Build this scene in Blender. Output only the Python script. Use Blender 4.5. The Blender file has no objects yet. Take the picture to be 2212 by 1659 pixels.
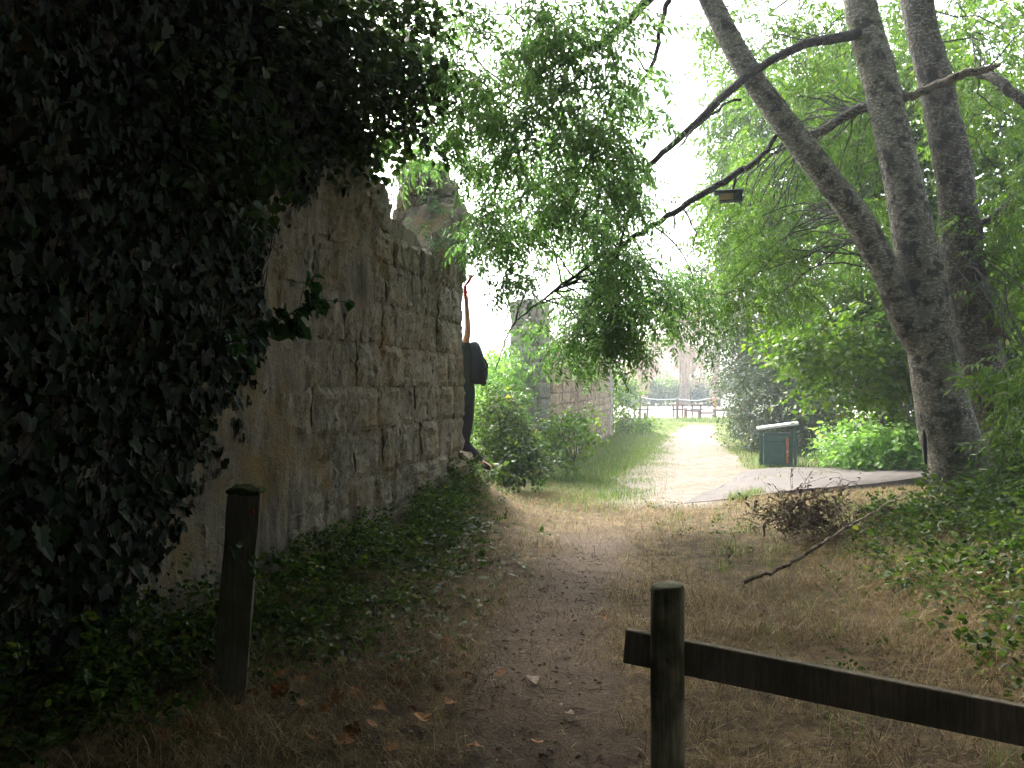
import bpy, math, random
import numpy as np
from mathutils import Vector, Matrix
random.seed(5)
rng = np.random.default_rng(11)
SC = bpy.context.scene
C = SC.collection
# ------------------------------------------------------------------ camera, sky, sun, exposure
cam_d = bpy.data.cameras.new("camera"); cam = bpy.data.objects.new("camera", cam_d); C.objects.link(cam)
cam_d.sensor_width = 36; cam_d.lens = 28; cam_d.clip_start = 0.05; cam_d.clip_end = 2000
cam.location = (0, 0, 1.6); cam.rotation_euler = (math.radians(90), 0, 0)
SC.camera = cam
W = bpy.data.worlds.new("World"); SC.world = W; W.use_nodes = True
wt = W.node_tree; bg = wt.nodes["Background"]
sky = wt.nodes.new("ShaderNodeTexSky"); sky.sky_type = 'NISHITA'; sky.sun_disc = False
sky.sun_elevation = math.radians(44); sky.sun_rotation = math.radians(-20)
sky.air_density = 1.0; sky.dust_density = 4.0; sky.ozone_density = 1.0
hs = wt.nodes.new("ShaderNodeHueSaturation"); hs.inputs["Saturation"].default_value = 0.5
wt.links.new(sky.outputs[0], hs.inputs["Color"]); wt.links.new(hs.outputs[0], bg.inputs[0])
bg.inputs[1].default_value = 0.15
sun_d = bpy.data.lights.new("sun", 'SUN'); sun_d.energy = 1.3; sun_d.angle = math.radians(14); sun_d.color = (1, .95, .87)
sun = bpy.data.objects.new("sun", sun_d); C.objects.link(sun)
sun.rotation_euler = Vector((-.34*.72, .94*.72, .695)).to_track_quat('Z', 'Y').to_euler()
SC.view_settings.view_transform = 'Standard'; SC.view_settings.look = 'None'
SC.view_settings.exposure = 2.8; SC.view_settings.gamma = 1; SC.view_settings.use_curve_mapping = False
SC.render.engine = 'CYCLES'
SC.cycles.max_bounces = 6; SC.cycles.diffuse_bounces = 4; SC.cycles.glossy_bounces = 2
SC.cycles.transmission_bounces = 4; SC.cycles.transparent_max_bounces = 4
SC.cycles.use_denoising = True
SC.cycles.caustics_reflective = False; SC.cycles.caustics_refractive = False

F = 1720.4
def at(px, py, Y):            # point seen at (px,py) of a 2212x1659 picture, Y metres ahead
    return np.array([(px-1106)/F*Y, Y, 1.6-(py-829.5)/F*Y])
def proj(P):
    Y = np.maximum(P[:, 1], .05)
    return 1106+P[:, 0]/Y*F, 829.5-(P[:, 2]-1.6)/Y*F

# ------------------------------------------------------------------ noise
def _h(ix, iy, iz):
    h = (ix.astype(np.int64)*374761393+iy.astype(np.int64)*668265263+iz.astype(np.int64)*2147483647+144665) & 0xffffffff
    h = ((h ^ (h >> 13))*1274126177) & 0xffffffff
    return ((h ^ (h >> 16)) & 0xffff)/65535.
def vn(P, s=1., o=0.):
    P = np.asarray(P, float)*s+o
    i = np.floor(P).astype(np.int64); f = P-i; f = f*f*(3-2*f)
    r = 0
    for a in (0, 1):
        for b in (0, 1):
            for c in (0, 1):
                w = (f[:, 0] if a else 1-f[:, 0])*(f[:, 1] if b else 1-f[:, 1])*(f[:, 2] if c else 1-f[:, 2])
                r = r+w*_h(i[:, 0]+a, i[:, 1]+b, i[:, 2]+c)
    return r*2-1
def fbm(P, s=1., n=4, o=0.):
    r = 0; a = 1.; t = 0
    for k in range(n):
        r = r+a*vn(P, s*2**k, o+k*17.3); t += a; a *= .5
    return r/t
def ss(a, b, x):
    t = np.clip((x-a)/(b-a), 0, 1); return t*t*(3-2*t)

# ------------------------------------------------------------------ mesh tools
class Geo:
    def __init__(s): s.V = []; s.Q = []; s.T = []; s.n = 0
    def add(s, V, T=None, Q=None):
        V = np.asarray(V, float)
        if T is not None and len(T): s.T.append(np.asarray(T, int)+s.n)
        if Q is not None and len(Q): s.Q.append(np.asarray(Q, int)+s.n)
        s.V.append(V); s.n += len(V); return s
    def mesh(s, name, mat, smooth=False):
        me = bpy.data.meshes.new(name)
        V = np.concatenate(s.V) if s.V else np.zeros((0, 3))
        T = np.concatenate(s.T) if s.T else np.zeros((0, 3), int)
        Q = np.concatenate(s.Q) if s.Q else np.zeros((0, 4), int)
        me.vertices.add(len(V)); me.vertices.foreach_set("co", V.astype(np.float32).ravel())
        nl = T.size+Q.size; me.loops.add(nl)
        me.loops.foreach_set("vertex_index", np.concatenate([T.ravel(), Q.ravel()]).astype(np.int32))
        me.polygons.add(len(T)+len(Q))
        ls = np.concatenate([np.arange(len(T))*3, T.size+np.arange(len(Q))*4]).astype(np.int32)
        me.polygons.foreach_set("loop_start", ls)
        me.polygons.foreach_set("use_smooth", np.full(len(ls), smooth))
        me.update(calc_edges=True); me.validate()
        for m in (mat if isinstance(mat, (list, tuple)) else [mat]): me.materials.append(m)
        return me
    def build(s, name, mat, parent=None, smooth=False, loc=None):
        return link(name, s.mesh(name, mat, smooth), parent, loc)
def link(name, me, parent=None, loc=None):
    o = bpy.data.objects.new(name, me); C.objects.link(o)
    if loc is not None: o.location = loc
    if parent is not None: o.parent = parent
    return o
def thing(name, label, cat, group=None, loc=(0, 0, 0)):
    o = bpy.data.objects.new(name, None); C.objects.link(o); o.empty_display_size = .1
    tag(o, label, cat, group); return o
def tag(o, label, cat=None, group=None, kind=None):
    o["label"] = label
    if cat: o["category"] = cat
    if group: o["group"] = group
    if kind: o["kind"] = kind
    return o
def struct(o, label=None):
    o["kind"] = "structure"
    if label: o["label"] = label
    return o
def tube(g, pts, rad, seg=6, rough=0., cap=True, rs=6.):
    pts = np.asarray(pts, float); n = len(pts); rad = np.broadcast_to(np.asarray(rad, float), (n,))
    d = np.gradient(pts, axis=0); d /= np.linalg.norm(d, axis=1)[:, None]+1e-9
    ref = np.array([0, 0, 1.]) if abs(d[0, 2]) < .8 else np.array([0, 1., 0])
    a = np.cross(d, ref); a /= np.linalg.norm(a, axis=1)[:, None]+1e-9
    b = np.cross(d, a)
    th = np.arange(seg)/seg*2*np.pi
    ring = a[:, None, :]*np.cos(th)[None, :, None]+b[:, None, :]*np.sin(th)[None, :, None]
    V = (pts[:, None, :]+ring*rad[:, None, None]).reshape(-1, 3)
    if rough:
        nn = fbm(V, rs, 3)
        V = V+(ring.reshape(-1, 3)*np.repeat(rad, seg)[:, None])*(nn*rough)[:, None]
    i = np.arange(n-1)[:, None]*seg; j = np.arange(seg)[None, :]; k = (j+1) % seg
    Q = np.stack([i+j, i+k, i+seg+k, i+seg+j], -1).reshape(-1, 4)
    T = []
    if cap:
        V = np.concatenate([V, pts[:1], pts[-1:]])
        for q in range(seg):
            T.append((n*seg, (q+1) % seg, q)); T.append((n*seg+1, (n-1)*seg+q, (n-1)*seg+(q+1) % seg))
    g.add(V, T, Q)
def smooth_path(pts, n, wob=0., rg=rng):
    pts = np.asarray(pts, float); m = len(pts)
    t = np.linspace(0, m-1, n); out = []
    P = np.concatenate([[2*pts[0]-pts[1]], pts, [2*pts[-1]-pts[-2]]])
    for x in t:
        i = min(int(x), m-2); u = x-i; p0, p1, p2, p3 = P[i], P[i+1], P[i+2], P[i+3]
        out.append(.5*((2*p1)+(-p0+p2)*u+(2*p0-5*p1+4*p2-p3)*u*u+(-p0+3*p1-3*p2+p3)*u**3))
    out = np.array(out)
    if wob: out[1:-1] += rg.normal(0, wob, (n-2, 3))
    return out
def box(g, x0, x1, y0, y1, z0, z1, rot=None, org=None, bev=0.):
    if bev <= 0:
        V = np.array([[x, y, z] for z in (z0, z1) for y in (y0, y1) for x in (x0, x1)], float)
        Q = [(0, 2, 3, 1), (4, 5, 7, 6), (0, 1, 5, 4), (2, 6, 7, 3), (0, 4, 6, 2), (1, 3, 7, 5)]; T = []
    else:
        b = bev; V = []; ix = {}
        def vi(p):
            p = tuple(round(c, 6) for c in p)
            if p not in ix: ix[p] = len(V); V.append(p)
            return ix[p]
        X = (x0, x1); Y = (y0, y1); Z = (z0, z1); Q = []; T = []
        s = (1, -1)
        def c(i, j, k, ax):
            p = [X[i], Y[j], Z[k]]; q = [i, j, k]
            for a in range(3):
                if a != ax: p[a] += b*s[q[a]]
            return vi(p)
        for ax in range(3):
            o = [a for a in range(3) if a != ax]
            for e in (0, 1):
                f = []
                for (m, n2) in ((0, 0), (1, 0), (1, 1), (0, 1)):
                    q = [0, 0, 0]; q[ax] = e; q[o[0]] = m; q[o[1]] = n2; f.append(c(*q, ax))
                if (e == 1) == (ax == 1): f = f[::-1]
                Q.append(f)
        for ax in range(3):
            o = [a for a in range(3) if a != ax]
            for m in (0, 1):
                for n2 in (0, 1):
                    q0 = [0, 0, 0]; q0[o[0]] = m; q0[o[1]] = n2; q1 = list(q0); q1[ax] = 1
                    Q.append([c(*q0, o[0]), c(*q1, o[0]), c(*q1, o[1]), c(*q0, o[1])])
        for i in (0, 1):
            for j in (0, 1):
                for k in (0, 1): T.append([c(i, j, k, 0), c(i, j, k, 1), c(i, j, k, 2)])
        V = np.array(V)
    if rot is not None: V = V @ np.asarray(rot).T
    if org is not None: V = V+np.asarray(org)
    g.add(V, T, Q)
def rotz(a): c, s = math.cos(a), math.sin(a); return np.array([[c, -s, 0], [s, c, 0], [0, 0, 1.]])

# ------------------------------------------------------------------ materials
class NT:
    def __init__(s, name):
        s.m = bpy.data.materials.new(name); s.m.use_nodes = True; s.t = s.m.node_tree
        s.p = s.t.nodes["Principled BSDF"]; s.out = s.t.nodes["Material Output"]
        s.p.inputs["Roughness"].default_value = .85; s.p.inputs["Specular IOR Level"].default_value = .3
    def n(s, ty, **k):
        x = s.t.nodes.new(ty)
        for a, b in k.items():
            if a in x.inputs: x.inputs[a].default_value = b
            else: setattr(x, a, b)
        return x
    def l(s, a, b): s.t.links.new(a, b)
    def co(s, kind="Object"):
        return s.n("ShaderNodeTexCoord").outputs[kind]
    def noise(s, scale, detail=5, rough=.6, vec=None, stretch=None):
        x = s.n("ShaderNodeTexNoise"); x.inputs["Scale"].default_value = scale
        x.inputs["Detail"].default_value = detail; x.inputs["Roughness"].default_value = rough
        v = vec or s.co()
        if stretch:
            m = s.n("ShaderNodeMapping"); m.inputs["Scale"].default_value = stretch; s.l(v, m.inputs[0]); v = m.outputs[0]
        s.l(v, x.inputs["Vector"]); return x.outputs["Fac"]
    def ramp(s, fac, stops):
        r = s.n("ShaderNodeValToRGB"); e = r.color_ramp.elements
        while len(e) < len(stops): e.new(.5)
        for k, (p, c) in enumerate(stops): e[k].position = p; e[k].color = (*c, 1) if len(c) == 3 else c
        s.l(fac, r.inputs[0]); return r.outputs[0]
    def mix(s, fac, a, b, mode='MIX'):
        x = s.n("ShaderNodeMix", data_type='RGBA', blend_type=mode)
        for v, i in ((fac, 0), (a, 6), (b, 7)):
            if isinstance(v, (int, float)): x.inputs[i].default_value = v
            elif isinstance(v, tuple): x.inputs[i].default_value = (*v, 1)
            else: s.l(v, x.inputs[i])
        return x.outputs[2]
    def math(s, op, a, b=0., clamp=False):
        x = s.n("ShaderNodeMath", operation=op); x.use_clamp = clamp
        for v, i in ((a, 0), (b, 1)):
            if isinstance(v, (int, float)): x.inputs[i].default_value = v
            else: s.l(v, x.inputs[i])
        return x.outputs[0]
    def attr(s, name):
        x = s.n("ShaderNodeAttribute"); x.attribute_name = name; return x.outputs["Fac"]
    def bump(s, h, strength=.5, dist=.02):
        b = s.n("ShaderNodeBump"); b.inputs["Strength"].default_value = strength; b.inputs["Distance"].default_value = dist
        s.l(h, b.inputs["Height"]); s.l(b.outputs[0], s.p.inputs["Normal"]); return b
    def color(s, c): 
        if isinstance(c, tuple): s.p.inputs["Base Color"].default_value = (*c, 1)
        else: s.l(c, s.p.inputs["Base Color"])
def leaf_mat(name, stops, trans=.4, rough=.45, tboost=1.6):
    m = NT(name); g = m.n("ShaderNodeNewGeometry")
    col = m.ramp(g.outputs["Random Per Island"], stops)
    m.color(col); m.p.inputs["Roughness"].default_value = rough; m.p.inputs["Specular IOR Level"].default_value = .15 if name.startswith(('ivy', 'dark', 'bramble')) else .4
    tr = m.n("ShaderNodeBsdfTranslucent")
    tc = m.mix(1., col, (tboost*1.05, tboost*1.15, tboost*.55), 'MULTIPLY'); m.l(tc, tr.inputs[0])
    mx = m.n("ShaderNodeMixShader"); mx.inputs[0].default_value = trans
    m.l(m.p.outputs[0], mx.inputs[1]); m.l(tr.outputs[0], mx.inputs[2]); m.l(mx.outputs[0], m.out.inputs[0])
    return m.m
M = {}
M['ash'] = leaf_mat("ash_leaf", [(0, (.05, .11, .05)), (.5, (.075, .145, .06)), (1, (.12, .20, .08))], .52, .4, 1.55)
M['ash_bright'] = leaf_mat("ash_leaf_light", [(0, (.035, .085, .014)), (.5, (.06, .125, .018)), (1, (.12, .18, .03))], .5)
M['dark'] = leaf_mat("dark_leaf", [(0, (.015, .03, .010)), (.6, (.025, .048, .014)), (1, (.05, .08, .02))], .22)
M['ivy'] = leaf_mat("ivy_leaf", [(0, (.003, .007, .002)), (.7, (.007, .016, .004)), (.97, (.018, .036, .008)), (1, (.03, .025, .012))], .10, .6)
M['sprig'] = leaf_mat("ivy_sprig_leaf", [(0, (.03, .07, .03)), (1, (.05, .11, .045))], .2, .3)
M['hazel'] = leaf_mat("hazel_leaf", [(0, (.045, .10, .010)), (.6, (.08, .155, .014)), (1, (.15, .21, .03))], .45)
M['bright'] = leaf_mat("bright_shrub_leaf", [(0, (.14, .26, .06)), (.6, (.20, .35, .09)), (1, (.30, .44, .15))], .45)
M['grey_leaf'] = leaf_mat("grey_green_leaf", [(0, (.035, .06, .03)), (.6, (.065, .10, .05)), (.93, (.10, .14, .07)), (1, (.20, .12, .06))], .3)
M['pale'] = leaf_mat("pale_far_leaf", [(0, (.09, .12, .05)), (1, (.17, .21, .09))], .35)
M['bramble'] = leaf_mat("bramble_leaf", [(0, (.018, .04, .012)), (.45, (.04, .075, .015)), (.9, (.075, .12, .02)), (.97, (.12, .17, .03)), (1, (.25, .23, .05))], .35)
M['grass'] = leaf_mat("green_grass_blade", [(0, (.07, .13, .03)), (.6, (.12, .20, .05)), (1, (.26, .24, .11))], .35, .6, 1.3)
M['straw'] = leaf_mat("dry_grass_blade", [(0, (.11, .068, .028)), (.5, (.25, .165, .068)), (.85, (.42, .30, .13)), (.93, (.66, .52, .30)), (.95, (.07, .10, .02)), (1, (.08, .13, .03))], .12, .7, 1.0)
M['litter'] = leaf_mat("fallen_leaf", [(0, (.22, .085, .028)), (1, (.30, .13, .04))], .15, .7, 1.0)
def fallen_mat(name, a, b):
    m = NT(name); oi = m.n("ShaderNodeObjectInfo")
    c = m.ramp(oi.outputs["Random"], [(0, a), (1, b)]); f = m.noise(60, 3)
    m.color(m.mix(f, c, (.10, .05, .02))); m.p.inputs["Roughness"].default_value = .7; return m.m
M['fallen'] = fallen_mat("fallen_orange", (.45, .16, .04), (.60, .24, .06))
M['fallen_pale'] = fallen_mat("fallen_pale", (.45, .36, .26), (.6, .5, .4))
def bark(name, a, b, lich, moss=(.03, .045, .012), sc=1.):
    m = NT(name)
    n1 = m.noise(9*sc, 8, .7, stretch=(1, 1, .8)); n2 = m.noise(6.5*sc, 6, .65); n3 = m.noise(22*sc, 6, .7, stretch=(1, 1, 2.2))
    c = m.mix(m.ramp(n1, [(.38, (0, 0, 0)), (.62, (1, 1, 1))]), a, b)
    c = m.mix(m.ramp(n3, [(.52, (0, 0, 0)), (.57, (1, 1, 1))]), c, lich)
    c = m.mix(m.ramp(n2, [(.52, (0, 0, 0)), (.58, (.85,)*3)]), c, (.028, .025, .021))
    pz = m.n("ShaderNodeSeparateXYZ"); m.l(m.co(), pz.inputs[0])
    mm = m.math('MULTIPLY', m.ramp(m.noise(5, 5), [(.42, (0, 0, 0)), (.6, (1, 1, 1))]), m.ramp(m.math('MULTIPLY', pz.outputs[2], .45), [(.2, (1, 1, 1)), (.75, (0, 0, 0))]))
    c = m.mix(mm, c, moss) if moss else c; m.color(c)
    vo = m.n("ShaderNodeTexVoronoi"); vo.inputs["Scale"].default_value = 26*sc
    mp = m.n("ShaderNodeMapping"); mp.inputs["Scale"].default_value = (1, 1, .35); m.l(m.co(), mp.inputs[0]); m.l(mp.outputs[0], vo.inputs["Vector"])
    h = m.math('ADD', m.math('MULTIPLY', n1, .6), m.math('ADD', m.math('MULTIPLY', vo.outputs["Distance"], .5), m.noise(60*sc, 5)))
    m.bump(h, 1., .05); return m.m
M['bark'] = bark("grey_bark", (.25, .22, .165), (.11, .094, .07), (.44, .42, .34))
M['bark_dark'] = bark("dark_bark", (.12, .10, .078), (.045, .038, .03), (.28, .26, .21))
M['twig'] = bark("twig_bark", (.05, .04, .032), (.022, .018, .015), (.08, .07, .06), sc=2)
M['deadwood'] = bark("pale_dead_wood", (.30, .22, .15), (.16, .12, .085), (.40, .34, .26), None, sc=2)
M['brush'] = bark("brown_dead_twig", (.20, .12, .08), (.11, .065, .045), (.30, .21, .15), None, sc=2)
def simple(name, col, rough=.8, var=.35, sc=20, bumpd=.0, metal=0.):
    m = NT(name); n = m.noise(sc, 5)
    m.color(m.mix(m.ramp(n, [(.3, (0, 0, 0)), (.7, (1, 1, 1))]), tuple(c*(1-var) for c in col), tuple(min(1, c*(1+var)) for c in col)))
    m.p.inputs["Roughness"].default_value = rough; m.p.inputs["Metallic"].default_value = metal
    if bumpd: m.bump(m.noise(sc*3, 5), .7, bumpd)
    return m.m
def stone_mat(name, a, b, stain, streak=True, moss=.5):
    m = NT(name); oi = m.n("ShaderNodeObjectInfo"); gm = m.n("ShaderNodeNewGeometry")
    pos = gm.outputs["Position"]
    n1 = m.noise(3.0, 8, .65, pos); n2 = m.noise(14, 8, .7, pos); n3 = m.noise(5.5, 7, .7, pos, (1.6, 1.6, .35)); n4 = m.noise(45, 6, .7, pos)
    c = m.mix(m.ramp(n1, [(.35, (0, 0, 0)), (.65, (1, 1, 1))]), a, b)
    c = m.mix(m.math('MULTIPLY', oi.outputs["Random"], .35), c, tuple(x*.55 for x in a))
    c = m.mix(m.ramp(n3, [(.46, (0, 0, 0)), (.64, (.85,)*3)]), c, stain)
    c = m.mix(m.ramp(n2, [(.53, (0, 0, 0)), (.66, (.8,)*3)]), c, tuple(x*.30 for x in a))
    c = m.mix(m.ramp(m.noise(2.2, 5, .6, pos), [(.50, (0, 0, 0)), (.66, (moss,)*3)]), c, (.26, .17, .06))
    m.color(c); m.p.inputs["Roughness"].default_value = .95
    h = m.math('ADD', m.math('MULTIPLY', n2, 1.2), m.math('ADD', m.math('MULTIPLY', n4, .7), m.math('MULTIPLY', n3, .8)))
    m.bump(h, 1., .035); return m.m
M['stone'] = stone_mat("weathered_limestone", (.42, .36, .265), (.27, .23, .175), (.10, .09, .078))
M['mortar'] = stone_mat("lime_mortar", (.38, .32, .23), (.22, .185, .14), (.08, .07, .058), moss=.8)
M['stone_pale'] = stone_mat("pale_limestone", (.62, .58, .50), (.46, .43, .38), (.15, .14, .125), moss=.2)
M['stone_tan'] = stone_mat("tan_rubble", (.66, .53, .38), (.54, .41, .28), (.20, .15, .11), moss=.2)
M['mortar_tan'] = stone_mat("tan_mortar", (.40, .32, .23), (.28, .21, .15), (.14, .11, .08), moss=.2)
M['brick'] = stone_mat("red_brick", (.42, .15, .07), (.28, .09, .05), (.15, .07, .05), moss=.1)
def wood(name, a, b, green=0.):
    m = NT(name); n = m.noise(14, 7, .65, stretch=(4, 4, .35) ); k = m.noise(60, 5, .7, stretch=(3, 3, .12))
    c = m.mix(m.ramp(n, [(.35, (0, 0, 0)), (.65, (1, 1, 1))]), a, b)
    c = m.mix(m.ramp(k, [(.5, (0, 0, 0)), (.62, (.8,)*3)]), c, tuple(x*.4 for x in a))
    if green: c = m.mix(m.ramp(m.noise(5, 5), [(.42, (0, 0, 0)), (.62, (green,)*3)]), c, (.045, .055, .018))
    m.color(c); m.bump(m.math('ADD', n, m.math('MULTIPLY', k, 1.5)), .8, .006); return m.m
M['post'] = wood("weathered_post", (.40, .37, .25), (.25, .23, .15), .8)
M['rail'] = wood("dark_plank", (.28, .23, .165), (.15, .125, .09), .6)
M['darkpost'] = wood("old_dark_post", (.16, .14, .10), (.09, .08, .055), .6)
M['brownrail'] = simple("brown_rail", (.13, .075, .05), .8)
M['orange_wood'] = simple("orange_wood", (.42, .19, .09), .7)
M['green_paint'] = simple("dark_green_paint", (.065, .135, .12), .5, .2, 8)
M['zinc'] = simple("pale_zinc", (.62, .63, .60), .5, .1, 6)
M['black'] = simple("black_fabric", (.012, .013, .016), .8, .3, 30)
M['shirt'] = simple("dark_green_shirt", (.03, .06, .055), .9, .25, 25, .002)
M['trouser'] = simple("dark_trouser", (.028, .028, .038), .9, .3, 30, .002)
M['pack'] = simple("navy_backpack", (.028, .034, .058), .6, .4, 30, .002)
M['skin'] = simple("skin", (.50, .29, .20), .5, .1, 12)
M['hair'] = simple("dark_hair", (.03, .02, .015), .7)
M['red'] = simple("red_plastic", (.75, .05, .06), .4, .1)
M['white'] = simple("white_paint", (.75, .75, .72), .6, .08)
M['yellow'] = simple("dull_yellow_panel", (.33, .24, .07), .6, .2)
M['darkblue'] = simple("dark_blue_grey_box", (.04, .06, .07), .6, .2)
M['moss'] = simple("moss", (.045, .06, .012), 1., .5, 60, .01)
M['willow'] = simple("dry_willow_strand", (.40, .30, .20), .9, .25, 3)
M['pebble'] = simple("pale_pebble", (.42, .39, .35), .9, .4, 8)
def asphalt():
    m = NT("old_asphalt"); n = m.noise(120, 4); k = m.noise(3, 6, .6)
    c = m.mix(m.ramp(n, [(.35, (0, 0, 0)), (.7, (1, 1, 1))]), (.085, .074, .068), (.145, .128, .118))
    c = m.mix(m.ramp(k, [(.45, (0, 0, 0)), (.7, (.6,)*3)]), c, (.17, .14, .115)); m.color(c)
    m.bump(n, .8, .006); m.p.inputs["Roughness"].default_value = .9; return m.m
M['asphalt'] = asphalt()
def ground_mat():
    m = NT("ground_soil_and_turf"); pos = m.n("ShaderNodeNewGeometry").outputs["Position"]
    a = m.noise(6, 8, .7, pos); b = m.noise(40, 6, .7, pos); d = m.noise(1.3, 5, .6, pos); e = m.noise(160, 4, .7, pos)
    soil = m.mix(m.ramp(b, [(.35, (0, 0, 0)), (.65, (1, 1, 1))]), (.050, .034, .018), (.125, .085, .042))
    soil = m.mix(m.ramp(a, [(.45, (0, 0, 0)), (.6, (.8,)*3)]), soil, (.23, .16, .075))
    path = m.mix(m.ramp(b, [(.3, (0, 0, 0)), (.7, (1, 1, 1))]), (.085, .058, .038), (.17, .12, .078))
    path = m.mix(m.ramp(e, [(.62, (0, 0, 0)), (.70, (1, 1, 1))]), path, (.32, .27, .21))
    path = m.mix(m.ramp(a, [(.46, (0, 0, 0)), (.60, (.8,)*3)]), path, (.075, .05, .032))
    grav = m.mix(m.ramp(b, [(.3, (0, 0, 0)), (.7, (1, 1, 1))]), (.17, .148, .122), (.29, .26, .22))
    grav = m.mix(m.ramp(a, [(.48, (0, 0, 0)), (.60, (.9,)*3)]), grav, (.17, .125, .08)); grav = m.mix(m.ramp(d, [(.45, (0, 0, 0)), (.6, (.5,)*3)]), grav, (.15, .135, .07))
    green = m.mix(m.ramp(a, [(.35, (0, 0, 0)), (.65, (1, 1, 1))]), (.085, .11, .03), (.20, .18, .075))
    sand = m.mix(d, (.50, .46, .38), (.62, .58, .5))
    def msk(n, w=.5):
        v = m.math('ADD', m.attr(n), m.math('MULTIPLY', m.math('SUBTRACT', m.math('ADD', m.math('MULTIPLY', a, .7), m.math('MULTIPLY', b, .3)), .5), 1.6))
        return m.ramp(v, [(.35, (0, 0, 0)), (.65, (1, 1, 1))])
    c = m.mix(msk('m_green'), soil, green); c = m.mix(msk('m_path'), c, path)
    c = m.mix(msk('m_gravel'), c, grav); c = m.mix(msk('m_sand'), c, sand)
    m.color(c); m.bump(m.math('ADD', m.math('MULTIPLY', a, .6), b), 1., .03); m.p.inputs["Roughness"].default_value = .95
    return m.m
M['ground'] = ground_mat()

# ------------------------------------------------------------------ terrain
def wall_x(y): return -.62-.23*(10-y)
def gz0(x, y):
    z = -.2*ss(8, 17, y)
    bank = .22*np.exp(-((x-wall_x(y)-.1)/.55)**2)*ss(1, 3.5, y)*(1-ss(9.5, 10.5, y))
    mound = .47*np.exp(-(((x+.70)/.60)**2+((y-10.2)/.8)**2))
    right = .30*ss(2.2, 5.0, x)*(1-ss(9.5, 12, y))
    behind = .3*ss(.5, 1.2, wall_x(y)-x)*(1-ss(9, 11, y))
    return z+bank+mound+right+behind
def gz(x, y):
    x = np.asarray(x, float); y = np.asarray(y, float)
    P = np.stack([x, y, x*0], -1).reshape(-1, 3)
    n = (.035*fbm(P, .9, 3)+.012*fbm(P, 6, 2)).reshape(x.shape)
    d = np.abs(x-path_x(y)); tr = -.03*np.exp(-(d/.45)**2)
    fall = -.0*x
    return gz0(x, y)+n+tr
PATH = np.array([(-.4, -6), (0, 0), (.085, 3.3), (.42, 5.84), (.97, 8.57), (1.75, 11.8), (3.8, 17.6), (6.4, 28), (8.6, 36), (30, 60)])
def path_x(y): return np.interp(y, PATH[:, 1], PATH[:, 0])
def masks(x, y):
    P = np.stack([x, y, x*0], -1).reshape(-1, 3); n = fbm(P, 1.2, 3).reshape(x.shape)
    d = np.abs(x-path_x(y)); w = .10+.25*n
    mp = (1-ss(w, w+.55, d))*(1-ss(7.5, 10, y))
    mp = np.maximum(mp, .8*(1-ss(.15, .35, np.hypot((x-.05)/1.6, (y-11.9)/1.1))))
    gw = np.interp(y, [9.5, 10.5, 12.5, 17, 28, 36], [.1, .6, 1.25, .95, .5, .35])+.42*n
    mg = (1-ss(gw, gw+.5, np.abs(x-np.interp(y, [10, 11, 12.5, 17, 28, 36], [1.5, 1.9, 2.75, 3.85, 6.4, 8.6]))))*ss(10.0, 11.5, y+n)*(1-ss(33, 38, y))
    gr = ss(10.8, 13.5, y+1.2*n)+.45*ss(.15, .6, n)*ss(6.5, 9, y)
    gr = np.clip(gr, 0, 1)*(1-.55*ss(0, .5, n)*(x > path_x(y)))
    side = ss(2.2, 3.4, x)*(1-ss(9, 11, y))*.5
    gr = np.maximum(gr, side)
    gr = np.maximum(gr, .35*(1-ss(.5, 1.0, x-wall_x(y)))*(y < 10)*(y > 6))
    ms = ss(41.5, 43.5, y)*(1-ss(74, 76, y))*ss(-3, 0, x)*(1-ss(38, 42, x))
    return mp, mg, gr, ms
def sheet(name, xs, ys, zoff=0., keep=None, label=None):
    X, Y = np.meshgrid(xs, ys); Z = gz(X, Y)+zoff
    V = np.stack([X, Y, Z], -1).reshape(-1, 3); nx = len(xs); ny = len(ys)
    i = (np.arange(ny-1)[:, None]*nx+np.arange(nx-1)[None, :]).reshape(-1)
    Q = np.stack([i, i+1, i+1+nx, i+nx], -1)
    if keep is not None:
        k = keep(X, Y).reshape(-1); Q = Q[k[Q].all(1)]
        used = np.unique(Q); mp_ = np.full(len(V), -1); mp_[used] = np.arange(len(used)); V = V[used]; Q = mp_[Q]
    g = Geo(); g.add(V, None, Q); o = g.build(name, M['ground'], None, True); me = o.data
    ms = masks(V[:, 0], V[:, 1])
    for nm, v in zip(('m_path', 'm_gravel', 'm_green', 'm_sand'), ms):
        a = me.attributes.new(nm, 'FLOAT', 'POINT'); a.data.foreach_set('value', v.astype(np.float32))
    struct(o, label); return o
def axis(*seg):
    out = []
    for a, b, st in seg: out.append(np.arange(a, b, st))
    return np.concatenate(out+[[seg[-1][1]]])
xs = axis((-210, -60, 30), (-60, -12, 3), (-12, -4, .5), (-4, 6, .07), (6, 14, .25), (14, 60, 2), (60, 210, 30))
ys = axis((-120, -60, 30), (-60, -8, 3), (-8, 2.5, .4), (2.5, 14, .07), (14, 24, .2), (24, 50, .5), (50, 110, 3), (110, 250, 35))
sheet("ground", xs, ys, label="uneven ground of dry soil and thin turf")
sheet("footpath", axis((-.9, 2.6, .07)), axis((1.5, 10.6, .08)), .006, lambda X, Y: np.abs(X-path_x(Y)) < .62+.1*vn(np.stack([X, Y, X*0], -1).reshape(-1, 3), 2).reshape(X.shape), "narrow trodden earth footpath in shade")
sheet("gravel_track", axis((.4, 10, .12)), axis((10.6, 36, .2)), .006, lambda X, Y: np.abs(X-np.interp(Y, [10, 11, 12.5, 17, 28, 36], [1.5, 1.9, 2.75, 3.85, 6.4, 8.6])) < np.interp(Y, [10.5, 12.5, 17, 28, 36], [.8, 1.6, 1.4, 1.0, .6]), "pale sunlit gravel track leading to the paddock")
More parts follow.
